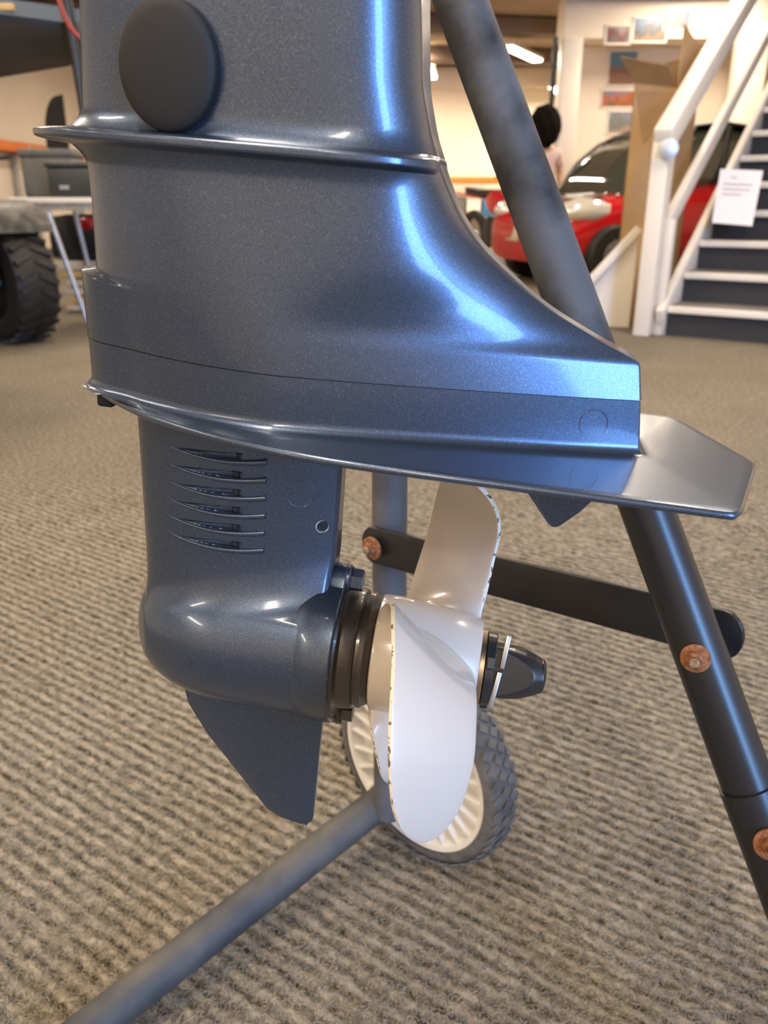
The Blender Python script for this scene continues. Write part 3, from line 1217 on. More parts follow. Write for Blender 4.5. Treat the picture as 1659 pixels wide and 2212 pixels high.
nut = bm_obj('propeller_nut', bm, NUTP, motor, sharp=14)
nut['label'] = 'black castellated propeller nut with conical cap'
t1 = Vector((1, 0, 0)).cross(FD)
pinc = FD * .0140 + Vector((.0448, 0, ZA))
for s, (c0, c1) in enumerate((((.0024, 0, .0225), (.0006, 0, .0030)), ((-.0002, 0, .0010), (-.0030, 0, -.0205)))):
    bar('cotter_pin', pinc + Vector((c0[0], 0, 0)) + t1 * c0[2] * (1 if t1.z > 0 else -1), pinc + Vector((c1[0], 0, 0)) + t1 * c1[2] * (1 if t1.z > 0 else -1), .0030, .0024, STEEL, nut, up=(1, 0, 0), bevel=.0004)

# ================================================================== TROLLEY
TR = .019
trolley = thing('motor_trolley', (0.05, 0.8, 0), 'black tubular steel outboard trolley standing behind the motor', 'trolley')
trolley_off = Vector((0.05, 0.8, 0))


def T(p):
    return Vector(p) - trolley_off


leg_top, leg_col, leg_end = Vector((.056, .695, .935)), Vector((.2676, .4879, .3968)), Vector((.4225, .337, .012))
dleg = (leg_col - leg_top).normalized()
tube('leg', T(leg_top - dleg * .25), T(leg_col), TR, TUBE, trolley, n=40)
tube('leg_sleeve', T(leg_col - dleg * .002), T(leg_end), TR + .0022, TUBEC, trolley, n=40)
tube('post', T((.0065, .822, .082)), T((.0055, .815, 1.05)), TR, POSTM, trolley, n=40)
bar('top_bracket', T((-.05, .74, 1.03)), T((.08, .76, 1.03)), .12, .03, TUBEC, trolley)
prism_pts = []
bl_, br_ = Vector((-.0125, .797, .4560)), Vector((.262, .556, .4845))
dd = (br_ - bl_).normalized()
side = dd.cross(Vector((0, 0, 1))).normalized()
upv = side.cross(dd)
hw = .0205
pts = []
for i in range(9):
    a = PI / 2 + PI * i / 8
    pts.append(bl_ + dd * math.cos(a) * .015 + upv * math.sin(a) * hw)
for i in range(9):
    a = -PI / 2 + PI * i / 8
    pts.append(br_ + dd * math.cos(a) * .015 + upv * math.sin(a) * hw)
prism('cross_brace', [T(p) for p in pts], -side * .005, TUBEC, trolley, bevel=.0008)


def bolt(p, n, r, name='bolt'):
    w_ = lathe('bolt_washer', [(0, 0), (0, r), (.0020, r), (.0026, r * .9), (.0026, 0)], T(p), n, RUST, trolley, n=28)
    lathe(name + '_nut', [(.0020, 0), (.0020, r * .62), (.0070, r * .60), (.0078, r * .5), (.0078, 0)], T(p), n, RUST, w_, n=6, sharp=20)
    lathe(name + '_end', [(.006, 0), (.006, r * .33), (.0112, r * .33), (.0118, r * .28), (.0118, 0)], T(p), n, BOLTM, w_, n=20)
    w_['label'] = 'rusty bolt and washer'
    return w_


bolt(Vector((-.0122, .7905, .4560)), side * (1 if side.y < 0 else -1), .0125)
viewn = Vector((-.25, -.93, .10)).normalized()
pl_ = leg_top + dleg * ((Vector((.228, .524, .491)) - leg_top).dot(dleg))
bolt(pl_ + Vector((-.42, -.88, .12)).normalized() * (TR + .0002), Vector((-.42, -.88, .12)), .0105)
pl2 = leg_top + dleg * ((Vector((.2785, .4790, .368)) - leg_top).dot(dleg))
bolt(pl2 + Vector((-.22, -.95, .20)).normalized() * (TR + .0022), Vector((-.22, -.95, .20)), .0120)
# base tube along the axle
ra, rb = Vector((.008, .851, .0854)), Vector((-.2886, .5796, .0300))
rdv = (rb - ra).normalized()
tube('base_tube', T(ra - rdv * .02), T(rb + rdv * .05), .0205, RODM, trolley, n=36)
lathe('end_plug', [(0, 0), (0, .0215), (.006, .0215), (.008, .019), (.008, 0)], T(rb + rdv * .05), rdv, BTYRE, trolley, n=28)

# wheel
WR, WRIM, WW = .138, .1158, .0417
wc = Vector((.0478, .8548, WR))
wax = Vector((math.cos(.8028), math.sin(.8028), 0))
tube('axle', T(wc - wax * .05), T(wc + wax * .035), .008, TUBEC, trolley, n=20)
wheel = lathe('wheel', [(-.021, .014), (-.021, .024), (-.014, .026), (.014, .026), (.021, .024), (.021, .014)], T(wc), wax, RIMW, trolley, n=48)
wheel['label'] = 'white spoked plastic wheel'
lathe('wheel_rim', [(-.0205, WRIM - .008), (-.0215, WRIM - .002), (-.0195, WRIM + .001), (-.010, WRIM - .003), (.010, WRIM - .003), (.0195, WRIM + .001), (.0215, WRIM - .002), (.0205, WRIM - .008), (.008, WRIM - .012), (-.008, WRIM - .012), (-.0205, WRIM - .008)], T(wc), wax, RIMW, wheel, n=96)
lathe('wheel_web', [(-.003, .02), (-.003, WRIM - .009), (.003, WRIM - .009), (.003, .02)], T(wc), wax, RIMW, wheel, n=64)
d_, u_, v_ = basis(wax)
for i in range(24):
    a = 2 * PI * i / 24
    q = u_ * math.cos(a) + v_ * math.sin(a)
    t_ = d_.cross(q)
    bm = bmesh.new()
    p0, p1 = T(wc) + q * .024 - d_ * .0, T(wc) + q * (WRIM - .008)
    R = Matrix((q, t_, d_)).transposed()
    bm_box(bm, (p0 + p1) / 2 - d_ * .0105, ((p1 - p0).length, .0030, .017), rot=R, bevel=0)
    bm_obj('spoke', bm, RIMW, wheel, smooth=False)
tp = []
for i in range(25):
    a = PI * i / 24
    tp.append((-.0225 * math.cos(a) if True else 0, WRIM - .001 + (WR - WRIM - .0015) * math.sin(a) ** .62))
lathe('tyre', tp, T(wc), wax, TYRE, wheel, n=96, sharp=50)
bm = bmesh.new()
nblk = 44
for i in range(nblk):
    for s in range(4):
        a = 2 * PI * (i + (.5 if s % 2 else 0)) / nblk
        lat = (-.0165, -.0055, .0055, .0165)[s]
        q = u_ * math.cos(a) + v_ * math.sin(a)
        t_ = d_.cross(q)
        rad = WR - .0008 - (.0042 if s in (0, 3) else .0004)
        tilt = .35 if s in (0, 3) else 0
        nrm_ = (q * math.cos(tilt) + d_ * math.sin(tilt) * (1 if lat > 0 else -1)).normalized()
        R = Matrix((t_, nrm_.cross(t_), nrm_)).transposed() @ Matrix.Rotation(PI / 4, 3, 'Z')
        bm_box(bm, T(wc) + q * rad + d_ * lat, (.0104, .0104, .0016), rot=R)
tb = bm_obj('tyre_tread', bm, TYRE, wheel, smooth=False)
tb['kind'] = 'stuff'

# ================================================================== BACKGROUND
# ---- staircase
sd = Vector((math.sin(math.radians(33)), math.cos(math.radians(33)), 0))
sn_ = Vector((math.cos(math.radians(33)), -math.sin(math.radians(33)), 0))
s0 = Vector((1.755, 5.16, 0))
NST, RIS, GO, SW = 13, .18, .30, 1.0
stair = thing('staircase', s0, 'white staircase with black risers and white sloping handrails', 'staircase')
SR = Matrix((sn_, sd, Vector((0, 0, 1)))).transposed()
for k in range(NST):
    c = s0 + sd * (GO * k + .012) + sn_ * SW / 2 + Vector((0, 0, RIS * k + RIS / 2 - .014)) - s0
    box('riser', c, (SW, .024, RIS - .028), RISER, stair, rot=SR, bevel=0)
    c = sd * (GO * k + GO / 2) + sn_ * SW / 2 + Vector((0, 0, RIS * (k + 1) - .014))
    box('tread', c, (SW, GO + .02, .028), TREADM, stair, rot=SR, bevel=.002)
    c = sd * (GO * k - .022) + sn_ * SW / 2 + Vector((0, 0, RIS * (k + 1) - .018))
    box('nosing', c, (SW, .034, .040), WHITE, stair, rot=SR, bevel=.004)
slope = (sd * GO + Vector((0, 0, RIS)))
for sx, nm in ((-.03, 'stringer'), (SW + .03, 'stringer')):
    bar(nm, sn_ * sx + Vector((0, 0, .10)) - slope * .15, sn_ * sx + Vector((0, 0, .10)) + slope * NST, .20, .05, WHITE, stair, bevel=.006)
bar('newel_post', sn_ * -.12 + sd * -.06 + Vector((0, 0, 0)), sn_ * -.12 + sd * -.06 + Vector((0, 0, 1.13)), .14, .10, WHITE, stair, up=sd, bevel=.008)
box('newel_brace', sn_ * -.045 + sd * .0 + Vector((0, 0, .34)), (.05, .07, .68), WHITE, stair, rot=SR, bevel=.006)
hp = sn_ * -.11 + sd * -.06 + Vector((0, 0, 1.15))
bar('handrail', hp - slope * .25, hp + slope * 7.5, .135, .11, WHITE, stair, bevel=.012)
bar('mid_rail', sn_ * -.09 + Vector((0, 0, .60)), sn_ * -.09 + Vector((0, 0, .60)) + slope * 8, .10, .05, WHITE, stair, bevel=.006)
lathe('rail_bracket', [(0, 0), (0, .055), (.012, .055), (.02, .02), (.02, 0)], hp + Vector((-.02, -.10, -.09)), (-.25, -1, 0), GALV, stair, n=24)
# paper notice lying over the step noses
pp = [Vector((2.200, 5.80, .975)), Vector((2.480, 5.80, .965)), Vector((2.335, 5.50, .632)), Vector((2.078, 5.50, .652))]
nt_ = prism('notice_sheet', [p - pp[3] for p in pp], (0.001, -.0012, .0012), PAPER)
nt_.location = pp[3]
tag(nt_, 'white paper notice hanging over the lower stair treads', 'notice')
for r_, (a, b) in enumerate(((.28, .42), (.12, .82), (.12, .78), (.12, .60))):
    f_ = .15 + .095 * r_ + (0.03 if r_ else 0)
    L_ = pp[0].lerp(pp[3], f_)
    R_ = pp[1].lerp(pp[2], f_)
    off = Vector((0, -.0030, .0020))
    up_ = (pp[0] - pp[3]).normalized() * .004
    A_, B_ = L_.lerp(R_, a) + off - pp[3], L_.lerp(R_, b) + off - pp[3]
    ln = prism('text_line', [A_ - up_, B_ - up_, B_ + up_, A_ + up_], (0, -.0004, .0004), INK, nt_)

# ---- white sloping side panel left of the box
sp_ = prism('sloping_screen', [(0, 0, 0), (0, 0, .60), (-.10, .02, .47), (-.40, .10, .08), (-.40, .10, 0)], (.02, .06, 0), WHITE)
sp_.location = (1.62, 5.50, 0)
tag(sp_, 'low white sloping panel standing left of tall cardboard box', 'panel')
bar('panel_rail', (-.41, .08, .12), (.0, -.01, .62), .05, .08, WHITE, sp_, bevel=.006)

# ---- tall cardboard box
L0 = Vector((1.585, 5.80, 0))
BW, BD, BH = .27, .52, 1.74
cb = thing('cardboard_box', L0, 'tall open cardboard box standing behind the white newel post', 'box')
def bx(a, b, z):
    return sn_ * a + sd * b + Vector((0, 0, z))
prism('front_panel', [bx(0, 0, 0), bx(BW, 0, 0), bx(BW, 0, BH - .30), bx(0, 0, BH - .26)], sd * .006, CARD, cb)
prism('left_panel', [bx(0, 0, 0), bx(0, BD, 0), bx(0, BD, BH - .1), bx(0, 0, BH - .26)], sn_ * .006, CARD, cb)
prism('right_panel', [bx(BW, 0, 0), bx(BW, BD, 0), bx(BW, BD, BH - .05), bx(BW, 0, BH + .04)], -sn_ * .006, CARD, cb)
prism('back_panel', [bx(0, BD, 0), bx(BW, BD, 0), bx(BW, BD, BH - .05), bx(0, BD, BH - .1)], -sd * .006, CARDIN, cb)
prism('front_flap', [bx(0, 0, BH - .265), bx(BW, 0, BH - .305), bx(BW - .03, -.14, BH - .20), bx(-.06, -.15, BH - .13)], Vector((0, 0, .006)), CARDIN, cb)
prism('bent_fold', [bx(.02, -.004, BH - .31), bx(BW - .01, -.004, BH - .33), bx(.10, -.005, BH - .62)], -sd * .004, CARDIN, cb)

# ---- posters on the wall
PD = [((1.944, 2.206), (2.161, 2.064), (0.62, 0.50, 0.44), (0.30, 0.12, 0.10), (0.30, 0.22, 0.20), 'small reddish-brown photo poster at the top left of the display'),
      ((1.995, 2.010), (2.246, 1.737), (0.20, 0.42, 0.55), (0.45, 0.25, 0.16), (0.42, 0.20, 0.10), 'tall sea-blue photo poster below the brown one'),
      ((1.951, 1.700), (2.265, 1.561), (0.40, 0.38, 0.50), (0.85, 0.22, 0.04), (0.30, 0.20, 0.12), 'wide orange photo poster below the tall blue one'),
      ((2.030, 1.531), (2.273, 1.341), (0.42, 0.44, 0.50), (0.30, 0.32, 0.28), (0.60, 0.45, 0.36), 'pale grey-blue photo poster lowest on the wall'),
      ((2.180, 2.266), (2.474, 2.080), (0.10, 0.26, 0.48), (0.10, 0.08, 0.06), (0.42, 0.24, 0.14), 'dark blue and black photo poster above the cardboard box'),
      ((2.445, 2.336), (2.676, 2.171), (0.26, 0.40, 0.58), (0.40, 0.40, 0.44), (0.46, 0.40, 0.34), 'light blue photo poster at the top right of the display')]
for i, (a, b, c1, c2, c3, lab) in enumerate(PD):
    yy = 11.14 if a[1] > 2.15 else 11.89
    k_ = yy / 8.2
    ax_, bx_ = a[0] * k_, b[0] * k_
    az_, bz_ = .8 + (a[1] - .8) * k_, .8 + (b[1] - .8) * k_
    o = box('poster', (0, 0, 0), (bx_ - ax_, .006, az_ - bz_), photo_mat('poster_print_%d' % i, *[tuple(.62 * v for v in c) for c in (c1, c2, c3)], i * 3.1), bevel=0)
    o.location = ((ax_ + bx_) / 2, yy, (az_ + bz_) / 2)
    tag(o, lab, 'poster', group='posters on the cream wall')
    fr = bmesh.new()
    o['label'] = lab
    W_, H_ = bx_ - ax_, az_ - bz_
    for (cx_, cz_, sw_, sh_) in ((0, H_ / 2, W_ + .03, .02), (0, -H_ / 2, W_ + .03, .02), (-W_ / 2, 0, .02, H_), (W_ / 2, 0, .02, H_)):
        bm_box(fr, (cx_, -.004, cz_), (sw_, .004, sh_))
    bm_obj('white_border', fr, WHITE, o, smooth=False)

# ---- ceiling lights
for i, (p0, p1) in enumerate((((1.75, 13.3, 2.82), (2.42, 14.6, 2.82)), ((3.0, 16.2, 2.62), (3.4, 17.3, 2.62)), ((.74, 15.4, 2.82), (.86, 16.6, 2.82)))):
    t = thing('ceiling_light', ((p0[0] + p1[0]) / 2, (p0[1] + p1[1]) / 2, p0[2]), ('nearest lit fluorescent strip light right of the trolley tube', 'small lit strip light beside the white pillar', 'small lit strip light between motor and trolley tube')[i], 'ceiling light', group='strip lights at the far ceiling')
    h = (Vector(p1) - Vector(p0)) / 2
    bar('housing', -h + Vector((0, 0, .03)), h + Vector((0, 0, .03)), .05, .22, WHITE, t)
    bar('light_tube', -h * .98, h * .98, .04, .17, LAMP, t, bevel=.015)
    bar('hanger', Vector((0, 0, .04)), Vector((0, 0, ZC - p0[2])), .02, .02, WHITE, t, up=(0, 1, 0))
    l_ = area('strip_lamp', Vector(p0).lerp(Vector(p1), .5) + Vector((0, 0, -.03)), (0, 0, math.atan2(h.y, h.x)), h.length * 2, .18, 60, WARM)
# showroom lamp rows, out of the frame; back-right one added to brighten poster wall
for i, (xx, yy) in enumerate(((-3.2, 0.2), (-0.6, 0.2), (-3.2, 3.6), (-.6, 3.6), (1.9, 3.2), (-3.2, 7.4), (-.6, 7.4), (2.2, 6.6), (-3.2, 11.5), (0.3, 11.5), (3.6, 9.8), (-3.2, 15.5), (0.6, 15.5), (-.6, -2.6), (-3.2, -2.6))):
    area('ceiling_lamp_and_fill', (xx, yy, ZC - .12), (0, 0, 0), .25, 1.5, 42, WARM)

area('ceiling_lamp_and_fill', (3.7, 9.9, ZC - .12), (0, 0, 0), .25, 1.5, 40, WARM)  # extra unseen fill, added only to brighten the mezzanine and poster wall

# ---- red microcar
car = thing('red_car', (2.16, 8.75, 0), 'glossy red small car with dark windscreen behind the tall cardboard box', 'car', rot=Matrix.Rotation(math.radians(24), 3, 'Z'))
# local: nose towards -x, y across, z up
def car_rows(prof, yw):
    rows = []
    for (x, zlo, zhi, hw_) in prof:
        r_ = []
        for i in range(24):
            a = 2 * PI * i / 24
            cy, cz = math.cos(a), math.sin(a)
            r_.append((x, math.copysign(abs(cy) ** .45, cy) * hw_, (zlo + zhi) / 2 + math.copysign(abs(cz) ** .5, cz) * (zhi - zlo) / 2))
        rows.append(r_)
    return rows
loft('body', car_rows([(-.92, .30, .58, .45), (-.88, .22, .66, .60), (-.68, .18, .75, .68), (-.12, .17, .85, .71), (.45, .17, .90, .72), (1.2, .18, .98, .72), (2.2, .2, .96, .70)], 1), REDP, car)
loft('cabin', car_rows([(-.16, .78, .84, .60), (-.02, .80, 1.02, .62), (.16, .80, 1.20, .61), (.36, .80, 1.34, .59), (.62, .80, 1.43, .57), (1.0, .80, 1.47, .56), (1.7, .8, 1.42, .56), (2.15, .8, 1.1, .60)], 1), GLASS, car)
loft('roof', car_rows([(.40, 1.33, 1.375, .50), (.64, 1.415, 1.455, .52), (1.0, 1.45, 1.50, .52), (1.7, 1.40, 1.45, .52), (1.95, 1.24, 1.28, .5)], 1), BPLAS, car)
for sgn in (-1, 1):
    path_tube('door_pillar', [(-.10, sgn * .60, .86), (.14, sgn * .612, 1.14), (.36, sgn * .57, 1.31), (.60, sgn * .54, 1.41)], .022, GPLAS, car)
    tube('centre_pillar', (.95, sgn * .60, .84), (1.05, sgn * .52, 1.45), .03, BPLAS, car)
for sgn in (-1, 1):
    hl = bmesh.new()
    bmesh.ops.create_uvsphere(hl, u_segments=20, v_segments=12, radius=1)
    for v in hl.verts:
        v.co = Vector((-.58 + v.co.x * .30, sgn * .54 + v.co.y * .165, .68 + v.co.z * .12))
    bm_obj('headlight', hl, LENS, car)
    prism('grille_strip', [Vector((-.915, sgn * .03, .40)), Vector((-.90, sgn * .42, .42)), Vector((-.88, sgn * .46, .56)), Vector((-.91, sgn * .03, .54))], Vector((-.015, 0, 0)), CHROME, car)
for (wx, wy) in ((-.36, -.66), (1.65, -.66), (-.36, .66), (1.65, .66)):
    wl = lathe('wheel', [(-.09, 0), (-.09, .16), (-.095, .20), (-.085, .265), (-.05, .285), (.05, .285), (.085, .265), (.095, .20), (.09, .16), (.09, 0)], (wx, wy * 1.04, .285), (0, 1, 0), BTYRE, car, n=36)
    lathe('hubcap', [(0, 0), (0, .15), (.01, .16), (.02, .12), (.03, .03), (.03, 0)], (wx, wy * 1.04 + math.copysign(.092, wy), .285), (0, math.copysign(1, wy), 0), GPLAS, wl, n=24)
box('hood_line', (-.42, 0, .805), (.30, .9, .012), CHROME, car, rot=Matrix.Rotation(-.22, 3, 'Y'))

# ---- person behind the car, seen from behind the tube: dark hair, pale pink shirt
def skin_figure(name, joints, edges, m, parent, root=0, sub=2):
    me_ = bpy.data.meshes.new(name)
    me_.from_pydata([j[0] for j in joints], edges, [])
    o = link(bpy.data.objects.new(name, me_), parent)
    md = o.modifiers.new('skin', 'SKIN')
    for i, j in enumerate(joints):
        me_.skin_vertices[0].data[i].radius = j[1] if isinstance(j[1], tuple) else (j[1], j[1])
    me_.skin_vertices[0].data[root].use_root = True
    sm = o.modifiers.new('sub', 'SUBSURF')
    sm.levels = sub
    sm.render_levels = sub
    me_.materials.append(m)
    for p in me_.polygons:
        p.use_smooth = True
    md.use_smooth_shade = True
    return o


per = thing('person', (1.80, 10.15, 0), 'standing person with black hair and pale pink top behind the red car', 'person')
J = [((0, 0, .92), (.13, .10)), ((0, 0, 1.12), (.12, .09)), ((0, 0, 1.28), (.14, .09)), ((0, 0, 1.35), (.055, .055)), ((0, .02, 1.42), (.052, .055)), ((0, .05, 1.49), (.072, .082)), ((0, .04, 1.58), (.070, .080)),
     ((.17, 0, 1.29), .048), ((.22, .02, 1.05), .038), ((.22, -.10, .84), .030), ((.22, -.13, .78), .024),
     ((-.17, 0, 1.29), .048), ((-.22, .02, 1.05), .038), ((-.22, -.10, .84), .030), ((-.22, -.13, .78), .024),
     ((.09, 0, .82), .085), ((.10, -.01, .47), .055), ((.10, .01, .09), .040), ((.10, -.12, .035), .032),
     ((-.09, 0, .82), .085), ((-.10, -.01, .47), .055), ((-.10, .01, .09), .040), ((-.10, -.12, .035), .032)]
Eg = [(0, 1), (1, 2), (2, 3), (3, 4), (4, 5), (5, 6), (2, 7), (7, 8), (8, 9), (9, 10), (2, 11), (11, 12), (12, 13), (13, 14), (0, 15), (15, 16), (16, 17), (17, 18), (0, 19), (19, 20), (20, 21), (21, 22)]
for sg, wr in ((1, 10), (-1, 14)):        # five fingers on each hand
    hx, hy, hz = J[wr][0]
    for fi in range(5):
        if fi == 4:
            seq = [((hx - sg * .030, hy - .030, hz - .010), .010), ((hx - sg * .036, hy - .055, hz - .030), .008)]
        else:
            fl_len = (.030, .036, .034, .026)[fi]
            ox = (fi - 1.5) * .019
            seq = [((hx + ox, hy - .035, hz - .045), .0095), ((hx + ox, hy - .045, hz - .045 - fl_len), .0085), ((hx + ox, hy - .040, hz - .045 - fl_len * 1.8), .007)]
        prev = wr
        for jt in seq:
            J.append(jt)
            Eg.append((prev, len(J) - 1))
            prev = len(J) - 1
skin_figure('body', J, Eg, SKIN, per)
fbm = bmesh.new()
bm_lathe(fbm, [(0, .016), (.012, .012), (.020, .006), (.024, 0)], (0, .118, 1.50), (0, 1, -.35), 14)
bm_obj('nose', fbm, SKIN, per)
for sg in (-1, 1):
    for nm_, loc_, sc_, m_ in (('eye', (sg * .030, .118, 1.535), (.012, .008, .008), BLACK), ('ear', (sg * .082, .045, 1.51), (.012, .022, .034), SKIN)):
        fbm = bmesh.new()
        bmesh.ops.create_uvsphere(fbm, u_segments=12, v_segments=8, radius=1)
        for v in fbm.verts:
            v.co = Vector((loc_[0] + v.co.x * sc_[0], loc_[1] + v.co.y * sc_[1], loc_[2] + v.co.z * sc_[2]))
        bm_obj(nm_, fbm, m_, per)
box('mouth', (0, .119, 1.462), (.045, .012, .010), mat('lips', (0.42, 0.16, 0.13), 0.5), per, bevel=.003)
Js = [((0, 0, .95), (.155, .125)), ((0, 0, 1.12), (.14, .11)), ((0, 0, 1.27), (.158, .108)), ((0, 0, 1.35), (.075, .07)), ((.18, 0, 1.285), .062), ((.215, .02, 1.12), .055), ((-.18, 0, 1.285), .062), ((-.215, .02, 1.12), .055)]
skin_figure('shirt', Js, [(0, 1), (1, 2), (2, 3), (2, 4), (4, 5), (2, 6), (6, 7)], SHIRT, per)
Jt = [((0, 0, .93), (.15, .12)), ((.095, 0, .82), .105), ((.10, -.01, .47), .075), ((.10, .01, .08), .060), ((-.095, 0, .82), .105), ((-.10, -.01, .47), .075), ((-.10, .01, .08), .060)]
skin_figure('trousers', Jt, [(0, 1), (1, 2), (2, 3), (0, 4), (4, 5), (5, 6)], TROUS, per)
bm = bmesh.new()
bmesh.ops.create_icosphere(bm, subdivisions=4, radius=1)
for v in bm.verts:
    n_ = v.co.copy()
    f_ = 1 + .05 * math.sin(9 * n_.x + 4 * n_.z) * math.cos(7 * n_.y + 3)
    v.co = Vector((n_.x * .185 * f_, n_.y * .155 * f_ - .055, 1.545 + n_.z * .225 * f_))
bm_obj('hair', bm, HAIR, per)

# ---- far shelving with colourful stock, red dirt bike
rack = thing('pallet_rack', (1.9, 17.2, 0), 'long orange pallet rack along the far back wall', 'shelving')
bar('beam', (-1.6, 0, 1.12), (1.6, 0, 1.12), .12, .05, ORANGE, rack)
bar('beam', (-1.6, .5, 1.12), (1.6, .5, 1.12), .12, .05, ORANGE, rack)
box('shelf_deck', (0, .25, 1.17), (3.2, .5, .02), WOODP, rack)
box('lower_deck', (0, .25, .42), (3.2, .5, .03), WOODP, rack)
for xx in (-1.6, 1.6):
    for yy in (0, .5):
        bar('upright', (xx, yy, 0), (xx, yy, 1.5), .07, .07, BLUEP, rack, up=(0, 1, 0))
stock = ((-.55, .5, .35, MGREEN, 'olive green carton on the far pallet rack'), (-.13, .27, .32, WHITE, 'white carton between green and blue on the far pallet rack'), (.185, .27, .46, BLUEP, 'left blue carton on the far pallet rack'), (.51, .26, .30, WHITE, 'white carton beside blue crates on the far pallet rack'), (.82, .28, .42, BLUEP, 'right blue carton on the far pallet rack'))
for (dx, wd_, ht, m_, lab) in stock:
    o = thing('carton', (1.9 + dx, 17.42, .435), lab, 'carton', group='cartons on the far rack')
    box('body', (0, 0, ht / 2), (wd_, .4, ht), m_, o, bevel=.01)
    box('lid', (0, 0, ht + .012), (wd_ + .02, .42, .03), m_, o, bevel=.006)

bike = thing('dirt_bike', (1.52, 11.3, 0), 'red and black off-road motorcycle left of the slanted trolley tube', 'motorcycle', rot=Matrix.Rotation(math.radians(-62), 3, 'Z'))
for wx in (-.62, .62):
    t = lathe('wheel', [(-.04, .22), (-.045, .27), (-.03, .315), (0, .325), (.03, .315), (.045, .27), (.04, .22), (0, .215), (-.04, .22)], (wx, 0, .325), (0, 1, 0), BTYRE, bike, n=40)
    lathe('hub', [(-.05, 0), (-.05, .05), (.05, .05), (.05, 0)], (wx, 0, .325), (0, 1, 0), GALV, t, n=16)
    for i in range(12):
        a = PI * i / 6
        tube('spoke', (wx, 0, .325), (wx + .22 * math.cos(a), 0, .325 + .22 * math.sin(a)), .004, GALV, t, n=5)
loft('engine', [[(x, y * w__, .38 + z * h__) for (y, z) in ((-1, -1), (1, -1), (1.1, 0), (1, 1), (-1, 1), (-1.1, 0))] for (x, w__, h__) in ((-.25, .10, .12), (-.1, .14, .2), (.15, .14, .18), (.28, .08, .1))], BPLAS, bike)
loft('tank_shroud', [[(x, y * w__, zc_ + z * h__) for (y, z) in ((-1, -1), (1, -1), (1.1, 0), (.8, 1), (-.8, 1), (-1.1, 0))] for (x, w__, zc_, h__) in ((-.30, .06, .80, .05), (-.1, .13, .76, .12), (.15, .15, .72, .15), (.34, .10, .68, .12), (.42, .04, .62, .05))], REDP, bike)
loft('seat', [[(x, y * w__, zc_ + z * .04) for (y, z) in ((-1, -1), (1, -1), (1, 1), (-1, 1))] for (x, w__, zc_) in ((-.75, .08, .90), (-.4, .10, .86), (-.05, .09, .86))], BPLAS, bike)
loft('rear_fender', [[(x, y * w__, zc_ + z * .012) for (y, z) in ((-1, -1), (1, -1), (1, 1), (-1, 1))] for (x, w__, zc_) in ((-.95, .09, .86), (-.7, .10, .84), (-.35, .10, .80))], REDP, bike)
loft('front_fender', [[(x, y * w__, zc_ + z * .012) for (y, z) in ((-1, -1), (1, -1), (1, 1), (-1, 1))] for (x, w__, zc_) in ((1.0, .05, .70), (.8, .08, .75), (.5, .08, .73))], REDP, bike)
prism('number_plate', [(.52, -.10, .78), (.52, .10, .78), (.47, .12, 1.0), (.47, -.12, 1.0)], (.015, 0, 0), WHITE, bike)
tube('handlebar', (.36, -.38, 1.03), (.36, .38, 1.03), .014, BPLAS, bike, n=10)
for s in (-.09, .09):
    tube('fork', (.62, s, .325), (.40, s, 1.0), .024, GALV, bike, n=12)

# ---- left background: ATV
ah = Vector((.75, -.66, 0)).normalized()
aR = Matrix((ah, Vector((-ah.y, ah.x, 0)), Vector((0, 0, 1)))).transposed()
ac_ = Vector((-2.17, 4.95, 0)) - ah * .60 - Vector((-ah.y, ah.x, 0)) * .42
atv = thing('quad_bike', ac_, 'black and grey quad bike with chunky tyres cut off by left frame edge', 'quad bike', rot=aR)
for (wx, wy) in ((.60, -.42), (.60, .42), (-.60, -.42), (-.60, .42)):
    t = lathe('wheel', [(-.09, .17), (-.13, .20), (-.14, .25), (-.12, .305), (-.07, .325), (.07, .325), (.12, .305), (.14, .25), (.13, .20), (.09, .17), (.09, .0), (-.04, .0), (-.06, .15), (-.09, .17)], (wx, wy, .335), (0, 1, 0), BTYRE, atv, n=48)
    bm = bmesh.new()
    for i in range(26):
        for s in (-1, 1):
            a = 2 * PI * (i + (.5 if s > 0 else 0)) / 26
            q = Vector((math.cos(a), 0, math.sin(a)))
            tt_ = Vector((-math.sin(a), 0, math.cos(a)))
            R = Matrix((tt_, Vector((0, 1, 0)), q)).transposed() @ Matrix.Rotation(.45 * s, 3, 'Z')
            bm_box(bm, Vector((wx, wy + s * .06, .335)) + q * .326, (.030, .115, .022), rot=R)
    lug = bm_obj('tread_lugs', bm, BTYRE, t, smooth=False)
    lug['kind'] = 'stuff'
    lathe('rim', [(0, 0), (0, .045), (.015, .05), (-.012, .12), (0, .165), (-.03, .165), (-.03, 0)], (wx, wy + math.copysign(.075, wy), .335), (0, math.copysign(1, wy), 0), BPLAS, t, n=24)
    for i in range(5):
        a = 2 * PI * i / 5
        tube('rim_spoke', (wx + .03 * math.cos(a), wy + math.copysign(.080, wy), .335 + .03 * math.sin(a)), (wx + .155 * math.cos(a), wy + math.copysign(.070, wy), .335 + .155 * math.sin(a)), .014, GALV, t, n=8)
loft('chassis', [[(x, y * w__, .52 + z * h__) for (y, z) in ((-1, -1), (1, -1), (1, 1), (-1, 1))] for (x, w__, h__) in ((-.8, .22, .10), (-.3, .25, .16), (.3, .25, .16), (.85, .2, .10))], BPLAS, atv)
FENDM = mat('scuffed_dark_plastic', (0.06, 0.058, 0.052), 0.4, color2=(0.17, 0.165, 0.145), vscale=14)
